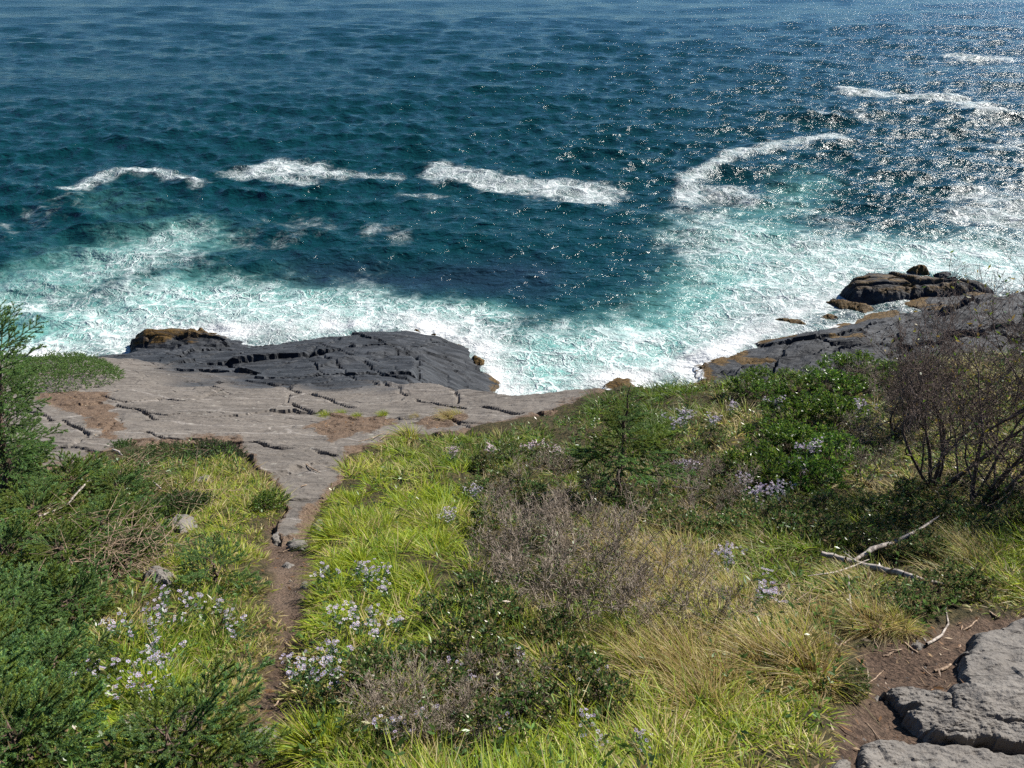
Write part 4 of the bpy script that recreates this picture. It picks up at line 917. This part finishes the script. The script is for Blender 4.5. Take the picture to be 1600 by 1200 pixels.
spruce(330, 1180, 'sparse olive green spruce shrub at the bottom left of the path', .4, .36, 14, 662, lib=BR_Y + BR_B)
spruce(290, 1215, 'olive spruce shrub cut by the bottom edge left of the path', .4, .36, 14, 663, lib=BR_Y + BR_B)
spruce(15, 790, 'taller spruce tree standing at the left edge before the surf', 2.55, .70, 110, 670, bush=False, cat='spruce', name='spruce_tree', top=0.75, rise=0.12, lib=BR_A, tilt=(0, 0.30))
spruce(965, 778, 'lone spruce sapling with bare brown leader on the green brow', 1.65, .88, 66, 671, z0=0.42, bush=False, name='spruce_sapling', top=0.10, rise=0.10, lib=BR_A + BR_Y)

# --- juniper mats
def mat_mesh(seed, pts, height, cols, n, label, group=None, name='juniper_mat'):
    rng = np.random.RandomState(seed); P = px_poly(pts); A = np.array(P); c = A.mean(0)
    X = rng.uniform(A[:, 0].min(), A[:, 0].max(), n * 3); Y = rng.uniform(A[:, 1].min(), A[:, 1].max(), n * 3)
    di = sdist(X, Y, P); k = di > -0.02; X, Y, di = X[k][:n], Y[k][:n], di[k][:n]
    zt = base_z(X, Y) + height * (1 - np.exp(-np.maximum(di, 0) / 0.25)) * (0.75 + 0.35 * fbm(X * 2.5, Y * 2.5, 3, seed)) * (0.55 + 0.45 * rng.rand(len(X)))
    m = len(X); d = rng.randn(m, 3) * np.array([1, 1, .4]); d[:, 2] = np.abs(d[:, 2]) + 0.25; d /= np.linalg.norm(d, axis=1)[:, None]
    B = np.stack([X, Y, zt], 1); sl = 0.10 + 0.07 * rng.rand(m, 1)
    v, t, cc = needle_twigs(rng, list(zip(B, B + d * sl)), 190, 0.026, 0.0085, cols)
    org = np.array([c[0], c[1], float(base_z(np.array([c[0]]), np.array([c[1]]))[0])])
    o = link(name, None, loc=org); tag(o, label, 'juniper', group)
    link('foliage', make_mesh('foliage', v - org, t, M_NEEDLE, cc), o)
    kk = rng.randint(0, m, 60); b0 = np.stack([np.full(60, c[0]) + 0.3 * rng.randn(60), np.full(60, c[1]) + 0.3 * rng.randn(60), np.zeros(60)], 1); b0[:, 2] = base_z(b0[:, 0], b0[:, 1])
    wv, wt = tubes(b0 - org, B[kk] - org, np.full(60, .008), np.full(60, .003), 4); link('stems', make_mesh('stems', wv, wt, M_BARK), o)
JC = [(0.088, 0.168, 0.035), (0.120, 0.200, 0.040), (0.064, 0.136, 0.040)]
mat_mesh(700, [(10, 590), (40, 572), (100, 564), (150, 566), (190, 580), (190, 596), (150, 606), (110, 614), (60, 612), (10, 606)], 0.62, JC, 2600, 'rounded bright green juniper mat at the left end of the ledge')
mat_mesh(701, [(285, 720), (300, 700), (340, 696), (374, 704), (376, 722), (340, 735), (305, 734)], 0.16, [(.03, .06, .02), (.045, .075, .02), (.075, .05, .04)], 900, 'dark creeping juniper mat at the top of the left meadow')
mat_mesh(702, [(185, 735), (195, 716), (240, 702), (290, 700), (290, 730), (230, 742)], 0.14, [(.05, .085, .025), (.06, .09, .03), (.10, .09, .04)], 900, 'olive creeping juniper mat beside the left grey rock')
mat_mesh(703, [(235, 800), (270, 780), (330, 785), (300, 806), (250, 812)], 0.15, [(.035, .07, .02), (.05, .08, .02)], 900, 'small creeping juniper mat behind the twig ringed stone')
mat_mesh(704, [(176, 700), (190, 694), (208, 698), (204, 706), (184, 708)], 0.1, [(.04, .08, .02), (.05, .09, .02)], 160, 'tiny green sprig beside the bleached root on grey rock')

# ------------------------------------------------------------------ asters
def aster_parts(seed, nst, h, heads, leafy=1.0):
    rng = np.random.RandomState(seed); out, P, D, FP = [], [], [], []
    for k in range(nst):
        a = rng.rand() * 6.28; o = (0.09 if nst < 6 else 0.15) * math.sqrt(rng.rand()); tip = np.array([o * math.cos(a), o * math.sin(a), h * (0.7 + 0.4 * rng.rand())])
        base = tip * np.array([.3, .3, 0]); out.append((base - np.array([0, 0, .02]), tip, .0024, .0015, 0))
        nl = int(16 * leafy)
        for j in range(nl):
            P.append(base + (tip - base) * (0.12 + 0.85 * j / nl)); D.append(np.array([math.cos(j * 2.4 + a), math.sin(j * 2.4 + a), 0.45]) + rng.randn(3) * 0.2)
        for j in range(heads):
            e = np.array([0.032 * rng.randn(), 0.032 * rng.randn(), 0.03 * rng.randn() + 0.015]); FP.append(tip + e); out.append((tip - np.array([0, 0, .03]), tip + e, .0013, .0011, 0))
    P = np.array(P); D = np.array(D); n = len(P)
    c = np.array([(0.064, 0.136, 0.040), (0.088, 0.160, 0.048), (0.056, 0.120, 0.048)])[rng.randint(0, 3, n)] * (0.7 + 0.6 * rng.rand(n, 1))
    V, T, C = leaves_geo(P, D, 0.055 * (0.7 + 0.5 * rng.rand(n)), 0.0075, rng, c)
    return wood_mesh('stems', out, M_LEAFSTEM), make_mesh('leaves', V, T, M_LEAF, C), np.array(FP)
t_ = NT('green_stem'); t_.b.inputs['Base Color'].default_value = (.06, .08, .025, 1); t_.b.inputs['Roughness'].default_value = .6; M_LEAFSTEM = t_.m
def flower_geo(rng, c, size, col):
    nrm = np.array([0.35 * rng.randn(), 0.35 * rng.randn() - 0.1, 1.0]); nrm /= np.linalg.norm(nrm)
    a = np.cross(nrm, [1, 0, 0]); a /= np.linalg.norm(a); b = np.cross(nrm, a); n = 11
    V, T, C = [], [], []
    for k in range(n):
        th = 6.283 * k / n + 0.2 * rng.randn(); r = size * (0.85 + 0.3 * rng.rand()); d = a * math.cos(th) + b * math.sin(th); s = -a * math.sin(th) + b * math.cos(th)
        i = len(V); V += [c + d * r * .2, c + d * r * .7 + s * r * .17 + nrm * r * .12, c + d * r + nrm * r * .05, c + d * r * .7 - s * r * .17 + nrm * r * .12]; C += [col] * 4; T += [(i, i + 1, i + 2), (i, i + 2, i + 3)]
    i = len(V); V.append(c + nrm * size * .18); C.append((.30, .20, .03))
    for k in range(6):
        th = 6.283 * k / 6; V.append(c + (a * math.cos(th) + b * math.sin(th)) * size * .28 + nrm * size * .05); C.append((.30, .18, .04)); T.append((i, i + 1 + k, i + 1 + (k + 1) % 6))
    return np.array(V), np.array(T), np.array(C)
LILAC = [(.47, .42, .58), (.55, .51, .62), (.58, .56, .62), (.42, .36, .54)]
PINK = [(.58, .44, .54), (.62, .52, .58)]
_rf = np.random.RandomState(9)
def head_mesh(col):
    v, t, c = flower_geo(_rf, np.zeros(3), 0.0155, col); k = 44       # 11 petals of four corners, then the yellow disc
    tp, td = t[t.max(1) < k], t[t.min(1) >= k] - k
    return make_mesh('flower_head', v[:k], tp, M_PETAL, c[:k]), make_mesh('flower_disc', v[k:], td, M_PETAL, c[k:])
HEADS = [head_mesh(c) for c in LILAC]; PHEADS = [head_mesh(c) for c in PINK]
def joined_heads(FP, cols, size=0.0165):
    parts = []
    for p in FP: v, t, c = flower_geo(_rf, p, size, cols[_rf.randint(len(cols))]); parts.append((v, t, c, 0))
    V, T, C, M = join(parts); return make_mesh('flower_heads', V, T, M_PETAL, C)
AST = [aster_parts(800 + i, 3, 0.26, 4) for i in range(4)]
ASTBIG = [aster_parts(810 + i, 10, 0.42, 6) for i in range(3)]
AST_J = [joined_heads(a[2], LILAC) for a in AST]; ASTBIG_J = [joined_heads(a[2], LILAC, 0.02) for a in ASTBIG]; ASTBIG_P = [joined_heads(a[2], PINK, 0.02) for a in ASTBIG]
def aster(px, py, label, group, kind=0, heads=True, s=1.0, pink=False):
    t = thing('aster_plant', px, py, label, 'aster', group, R.uniform(0, 6.28), s)
    big = kind == 1; i = R.randrange(3); A = ASTBIG[i] if big else AST[i]
    link('stems', A[0], t); link('leaves', A[1], t)
    if heads:
        for p in A[2]:
            hm, dm = (PHEADS if pink else HEADS)[R.randrange(2 if pink else 4)]
            fh = link('flower_head', hm, t, p, (R.uniform(-.3, .3), R.uniform(-.3, .3), R.uniform(0, 6)), R.uniform(.8, 1.2)); link('flower_disc', dm, fh)
    else: link('flower_heads', ((ASTBIG_P if pink else ASTBIG_J)[i] if big else AST_J[i]), t)
for px, py in [(470, 1075), (490, 1065), (515, 1055), (530, 1070), (505, 1090), (540, 1050), (480, 1090), (535, 1090), (525, 1100)]:
    aster(px, py, 'pale lilac aster in the clump beside the lower dirt path', 'asters beside the lower path', 0, True, .8)
for px, py in [(510, 925), (525, 925), (590, 925), (600, 935), (575, 940), (560, 925), (610, 955), (565, 990), (580, 1000), (570, 1015), (540, 1010), (600, 1030), (625, 1000)]:
    aster(px, py, 'white lilac aster standing in the bright green meadow', 'asters in the bright meadow', 0, False, .8)
for px, py in [(265, 960), (310, 960), (320, 975), (340, 970), (255, 985), (260, 1000), (300, 995), (200, 1015), (220, 1020), (245, 1020), (250, 1040), (285, 1050), (260, 1065), (240, 1070), (275, 1085), (210, 1110), (180, 1070), (190, 1085), (250, 1110), (265, 1120), (115, 1105), (355, 995), (380, 1010)]:
    aster(px, py, 'pale lilac aster flowering beside the lower left spruce shrubs', 'asters beside the lower left spruces', 0, False, .8)
for px, py in [(800, 1060), (810, 1065), (920, 1080), (930, 1090), (710, 1070), (730, 1085), (925, 1180), (915, 1170), (600, 1180), (615, 1175), (660, 1170), (800, 1175), (670, 1155), (985, 1190)]:
    aster(px, py, 'small pale aster among dry stalks near the bottom edge', 'asters near the bottom edge', 0, True if py > 1150 else False, .7)
for px, py, s in [(1065, 690, 1.0), (1045, 695, .9), (1110, 680, .8), (1140, 655, .7), (1200, 665, .9)]:
    aster(px, py, 'big round lilac aster clump right of the spruce sapling', 'lilac aster clumps right of the sapling', 1, False, s)
for px, py, s in [(765, 732, .7), (825, 722, .7), (850, 722, .7), (710, 740, .6), (870, 730, .6)]:
    aster(px, py, 'pink white aster clump at the upper edge of the meadow', 'pink asters at the upper meadow', 1, False, s, True)
for px, py, s in [(1250, 740, 1.0), (1240, 760, .8), (1160, 790, .8), (1180, 805, .8), (1210, 800, .8), (1075, 760, .8), (1340, 670, .9), (1060, 750, .6), (740, 790, .6), (700, 830, .6)]:
    aster(px, py, 'grey white aster clump in the dark undergrowth below the leafy bushes', 'asters in the dark undergrowth', 1, False, s)
aster(1190, 960, 'single tall aster on dry litter left of the log', None, 1, False, .7)
aster(1130, 905, 'white aster clump beside the straw coloured tussocks', None, 1, False, .7)

# ------------------------------------------------------------------ dead wood
def branch_px(name, pts, radii, label, cat, mat, lift=0.05, group=None, sides=7, extra=None):
    x, y, z = march([p[0] for p in pts], [p[1] for p in pts], hill_z)
    P = np.stack([x, y, z], 1)
    # a lifted point moves back toward the eye along its ray so that it keeps its place in the photograph
    lf = np.broadcast_to(lift, (len(pts),)).astype(float); e = np.array([0, 0, H]) - P; P = P + e * (lf / e[:, 2])[:, None]
    rng = np.random.RandomState(int(pts[0][0])); Q, Rr = [P[0]], [radii[0]]
    for a, b, r0, r1 in zip(P[:-1], P[1:], radii[:-1], radii[1:]):
        for f in (0.33, 0.66, 1.0): Q.append(a + (b - a) * f + rng.randn(3) * 0.25 * r0 * (f < 1)); Rr.append((r0 + (r1 - r0) * f) * (0.9 + 0.2 * rng.rand()))
    Q = np.array(Q); org = Q[0].copy()
    v, t = tubes(Q[:-1] - org, Q[1:] - org, np.array(Rr[:-1]), np.array(Rr[1:]), sides)
    if extra is None:
        return tag(link(name, make_mesh(name, v, t, mat, smooth=True), loc=org), label, cat, group)
    o = link(name, make_mesh(name, v, t, mat, smooth=True), extra, loc=org - np.array(extra.location)); return o
def root_at(name, px, py, label, cat):
    x, y, z = spot(px, py); return tag(link(name, None, loc=(x, y, z)), label, cat)
lg = root_at('fallen_log', 1340, 885, 'bleached fallen log with a long forked branch beside the dirt clearing', 'log')
log_trunk = branch_px('trunk', [(1283, 864), (1310, 872), (1340, 882), (1390, 893), (1430, 903), (1478, 914)], [.022, .028, .032, .030, .026, .012], '', '', M_DRIFT, .22, extra=lg)
branch_px('branch', [(1335, 876), (1362, 858), (1395, 848), (1420, 836), (1445, 822), (1468, 806)], [.016, .022, .021, .016, .012, .006], '', '', M_DRIFT, [.26, .32, .38, .42, .44, .46], extra=lg)
branch_px('branch', [(1318, 862), (1330, 872), (1342, 880)], [.004, .008, .012], '', '', M_DRIFT, .27, extra=lg)
branch_px('branch', [(1262, 900), (1300, 895), (1335, 884), (1358, 874)], [.004, .007, .008, .003], '', '', M_DRIFT, .28, extra=lg)
branch_px('branch', [(1326, 898), (1328, 940), (1336, 966)], [.006, .008, .004], '', '', M_DRIFT, .2, extra=lg)
for o in list(lg.children):                                  # the branches grow from the log's trunk
    if o is not log_trunk: o.location = [a - b for a, b in zip(o.location, log_trunk.location)]; o.parent = log_trunk
branch_px('dead_branch', [(58, 807), (80, 800), (104, 792), (114, 778), (130, 760), (146, 744)], [.010, .014, .016, .016, .013, .006], 'bleached white bare branch lying on the upper left spruce shrubs', 'branch', M_DRIFT, .45)
branch_px('dead_branch', [(176, 702), (186, 706), (192, 712)], [.015, .02, .008], 'short bleached root on the left grey rock', 'branch', M_DRIFT, .06)
branch_px('dead_branch', [(168, 730), (176, 735), (180, 733)], [.010, .014, .006], 'curved white driftwood scrap at the rock edge at left', 'branch', M_DRIFT, .08)
branch_px('dead_branch', [(238, 752), (252, 764)], [.012, .010], 'short white stick in the left meadow', 'branch', M_DRIFT, .12)
branch_px('dead_branch', [(1050, 760), (1075, 762), (1110, 768)], [.010, .012, .004], 'pale curled stick below the spruce sapling', 'branch', M_DRIFT, .25)
branch_px('dead_branch', [(1060, 790), (1080, 800), (1095, 808)], [.006, .007, .003], 'thin bleached twig below the pale curled stick', 'branch', M_DRIFT, .25)
branch_px('dead_branch', [(1225, 558), (1240, 562), (1258, 556)], [.010, .012, .006], 'bleached stick on top of the leafy bushes at the brow', 'branch', M_DRIFT, .3)
branch_px('dead_branch', [(1448, 1006), (1472, 992), (1482, 975), (1478, 945)], [.010, .009, .007, .004], 'bent pale stick at the upper edge of the dirt clearing', 'branch', M_DRIFT, .03)
STK = [((1460, 1048), (1486, 1038), .011), ((1412, 1003), (1434, 1020), .008), ((1440, 1042), (1456, 1056), .004), ((1310, 1008), (1328, 998), .006), ((1360, 990), (1372, 1012), .005), ((1380, 1025), (1396, 1018), .009), ((1352, 1070), (1382, 1046), .004), ((1464, 1166), (1480, 1178), .006), ((1318, 1068), (1340, 1062), .004), ((1505, 985), (1530, 965), .006), ((1545, 955), (1562, 965), .008), ((1392, 1015), (1410, 1014), .006), ((1355, 1130), (1375, 1155), .003), ((1430, 1065), (1442, 1072), .003)]
for a, b, r in STK:
    m = ((a[0] + b[0]) / 2 + 1, (a[1] + b[1]) / 2 + 2)
    branch_px('stick', [a, m, b], [r * .7, r, r * .6], 'short dead stick lying on the brown dirt clearing at right', 'stick', M_STICK, .012, 'sticks on the clearing', 5)
for a, b, r in [((1150, 970), (1240, 955), .006), ((1160, 985), (1230, 968), .005), ((1200, 960), (1265, 965), .005), ((1180, 955), (1235, 985), .004), ((1140, 978), (1190, 972), .006), ((1195, 975), (1250, 978), .004), ((1290, 960), (1330, 985), .005), ((1280, 985), (1320, 1005), .005)]:
    m = ((a[0] + b[0]) / 2 + 2, (a[1] + b[1]) / 2 - 3)
    branch_px('stick', [a, m, b], [r * .6, r, r * .5], 'bleached stick in the dry litter between tussocks and log', 'stick', M_DRIFT, .05, 'sticks in the dry litter', 5)
for a, b, r in [((478, 725), (500, 738), .012), ((488, 752), (512, 738), .012), ((470, 760), (490, 750), .009), ((590, 690), (612, 668), .010), ((560, 690), (600, 676), .008), ((500, 760), (530, 735), .009), ((430, 862), (452, 858), .006), ((425, 1106), (436, 1092), .007), ((420, 965), (440, 975), .006), ((455, 1015), (445, 1000), .004)]:
    m = ((a[0] + b[0]) / 2 + 1, (a[1] + b[1]) / 2 + 2)
    branch_px('stick', [a, m, b], [r * .7, r, r * .5], 'dark root or stick lying along the dirt path and its rock top', 'stick', M_STICK, .03, 'sticks along the path', 5)
def twig_heap(px, py, n, rad, label, seed, hgt=0.25, ll=0.5):
    rng = np.random.RandomState(seed); t = thing('twig_heap', px, py, label, 'twigs', None, 0)
    P0 = rng.randn(n, 3) * np.array([rad, rad, 0.1]) + np.array([0, 0, hgt]); a = 0.5 + 0.9 * rng.randn(n)
    d = np.stack([np.cos(a), np.sin(a), 0.35 * rng.randn(n) - 0.15], 1) * (ll * (0.4 + 0.8 * rng.rand(n, 1)))
    v, tt = tubes(P0, P0 + d * .5 + rng.randn(n, 3) * .02, np.full(n, .0032), np.full(n, .0026), 4); v2, t2 = tubes(P0 + d * .45, P0 + d, np.full(n, .0026), np.full(n, .0012), 4)
    V, T, C, M = join([(v, tt, .5, 0), (v2, t2, .5, 0)]); link('twigs', make_mesh('twigs', V, T, M_STICK, smooth=True), t)
twig_heap(195, 900, 260, .24, 'heap of brown dead spruce twigs among the left shrubs', 901, .22, .34)
twig_heap(60, 880, 130, .22, 'smaller heap of grey dead twigs at the far left', 902, .25, .34)
twig_heap(220, 765, 80, .30, 'pale dead twig tangle at the top of the left meadow', 903, .15, .4)
twig_heap(290, 800, 70, .22, 'grey dead twig tangle beside the left meadow stone', 904, .12, .4)
twig_heap(1200, 968, 90, .16, 'matted dry twig litter between tan tussocks and the log', 905, .05, .28)
twig_heap(1585, 790, 60, .35, 'pale dead twigs under the right edge tree', 906, .3, .6)

def build_undergrowth():
    """low mixed weeds between the grass tufts and under the shrubs: leafy shoots"""
    rng = np.random.RandomState(88); N = 9000
    y = 1.2 + 13.2 * rng.rand(N) ** 1.15; x = (rng.rand(N) * 2 - 1) * 0.92 * (y + 1)
    z = hill_z(x, y); px, py = project(x, y, z); b = bare_d(x, y); vm = sdist(px, py, VEG_PX)
    s_ = sward_at(px, py); over = y - np.interp(x, BROW_X, BROW_Y)
    p = np.clip(1.15 - s_[:, 0] + 0.5 * s_[:, 3] + 0.9 * fbm(x * 1.1, y * 1.1, 3, 89), 0.04, 1)
    k = (rng.rand(N) < p) & (vm > 6) & (b < -0.05) & (over < 0.2); x, y, z, dk = x[k], y[k], z[k], s_[k, 3]; n = len(x)
    hh = (0.08 + 0.20 * rng.rand(n)); per = 9; idx = np.repeat(np.arange(n), per); m = len(idx)
    f = rng.rand(m); lean = rng.randn(n, 2) * 0.35
    P = np.stack([x[idx] + lean[idx, 0] * hh[idx] * f, y[idx] + lean[idx, 1] * hh[idx] * f, z[idx] + hh[idx] * f], 1)
    d = rng.randn(m, 3); d[:, 2] = np.abs(d[:, 2]) * 0.6 + 0.3
    kinds = np.array([(.085, .15, .035), (.12, .18, .04), (.07, .12, .045), (.20, .19, .06), (.16, .11, .06), (.10, .17, .03)])
    kc = rng.randint(0, 6, n); kc = np.where(rng.rand(n) < 0.4, 0, kc)
    c = kinds[kc][idx] * (0.6 + 0.7 * rng.rand(m, 1))
    V, T, C = leaves_geo(P, d, (0.03 + 0.035 * rng.rand(m)) * (1 + 0.03 * y[idx]), (0.005 + 0.005 * rng.rand(m)) * (1 + 0.03 * y[idx]), rng, c)
    tag(link('undergrowth', make_mesh('undergrowth', V, T, M_LEAF, C)), 'low mixed leafy weeds between grass and shrubs', 'weeds', kind='stuff')
build_undergrowth()
def build_litter():
    rng = np.random.RandomState(77); N = 9000
    y = 1.2 + 15 * rng.rand(N) ** 1.3; x = (rng.rand(N) * 2 - 1) * 0.95 * (y + 1)
    b = bare_d(x, y); z = hill_z(x, y); px, py = project(x, y, z)
    so = soil_on_rock(x, y)
    wood = np.exp(-((px - 1480) / 130) ** 2 - ((py - 760) / 70) ** 2)
    dry = np.exp(-((px - 1230) / 110) ** 2 - ((py - 980) / 45) ** 2)
    p = np.where(b > -0.12, 0.55, 0) + np.where(so > -0.1, 0.9, 0) + 1.2 * wood + 1.0 * dry
    edge = np.exp(-(b / 0.08) ** 2); p = p + 0.4 * edge
    k = rng.rand(N) < p; x, y, z, so = x[k], y[k], z[k], so[k]; n = len(x)
    z = np.where(so > -0.1, rock_z(x, y)[0] + 0.02, z + 0.012)
    d = rng.randn(n, 3) * np.array([1, 1, .18]); c = np.array([(.42, .30, .18), (.22, .13, .07), (.52, .42, .30), (.30, .17, .08), (.12, .08, .05)])[rng.randint(0, 5, n)]
    V, T, C = leaves_geo(np.stack([x, y, z], 1), d, 0.035 + 0.05 * rng.rand(n), 0.004 + 0.008 * rng.rand(n), rng, c)
    tag(link('leaf_litter', make_mesh('leaf_litter', V, T, M_GRASS, C)), 'scattered dry leaves and bits on bare earth', 'litter', kind='stuff')
build_litter()

def build_gravel():
    rng = np.random.RandomState(99); N = 6000
    y = 1.3 + 5.5 * rng.rand(N) ** 1.2; x = (rng.rand(N) * 2 - 1) * 0.95 * (y + 1)
    k = bare_d(x, y) > 0.0; x, y = x[k], y[k]; n = len(x); z = hill_z(x, y)
    o = np.array([(1, 0, 0), (-1, 0, 0), (0, 1, 0), (0, -1, 0), (0, 0, .6), (0, 0, -.6)], float)
    f = np.array([(0, 2, 4), (2, 1, 4), (1, 3, 4), (3, 0, 4), (2, 0, 5), (1, 2, 5), (3, 1, 5), (0, 3, 5)])
    r_ = 0.003 + 0.014 * rng.rand(n) ** 3
    V = np.stack([x, y, z], 1)[:, None] + (o[None] * (0.6 + 0.8 * rng.rand(n, 6, 1)) + 0.25 * rng.randn(n, 6, 3)) * r_[:, None, None]
    T = (np.arange(n)[:, None, None] * 6 + f[None]).reshape(-1, 3)
    c = np.array([(.12, .10, .085), (.20, .17, .145), (.09, .06, .045), (.26, .23, .20)])[rng.randint(0, 4, n)]
    tag(link('gravel', make_mesh('gravel', V.reshape(-1, 3), T, M_GRASS, np.repeat(c, 6, 0))), 'small grit and pebbles on the dirt path and clearing', 'gravel', kind='stuff')
build_gravel()

# ------------------------------------------------------------------ labels of look-alikes: say which one
bpy.context.view_layer.update()
ORD = 'first second third fourth fifth sixth seventh eighth ninth tenth eleventh twelfth thirteenth fourteenth fifteenth sixteenth seventeenth eighteenth nineteenth twentieth'.split()
ORD += ['twenty-' + o for o in ORD[:9]]
same = {}
for o in bpy.data.objects:
    if o.parent is None and 'category' in o: same.setdefault(o['label'], []).append(o)
for lab, os_ in same.items():
    if len(os_) > 1:
        os_.sort(key=lambda o: float(project(o.location.x, o.location.y, o.location.z)[0]))
        for k, o in enumerate(os_):
            o['label'] = lab + ', ' + ('leftmost' if k == 0 else 'rightmost' if k == len(os_) - 1 else ORD[k] + ' from left')
for o in bpy.data.objects:
    if 'label' in o and len(o['label'].split()) > 16: print('LONG LABEL', o['label'])
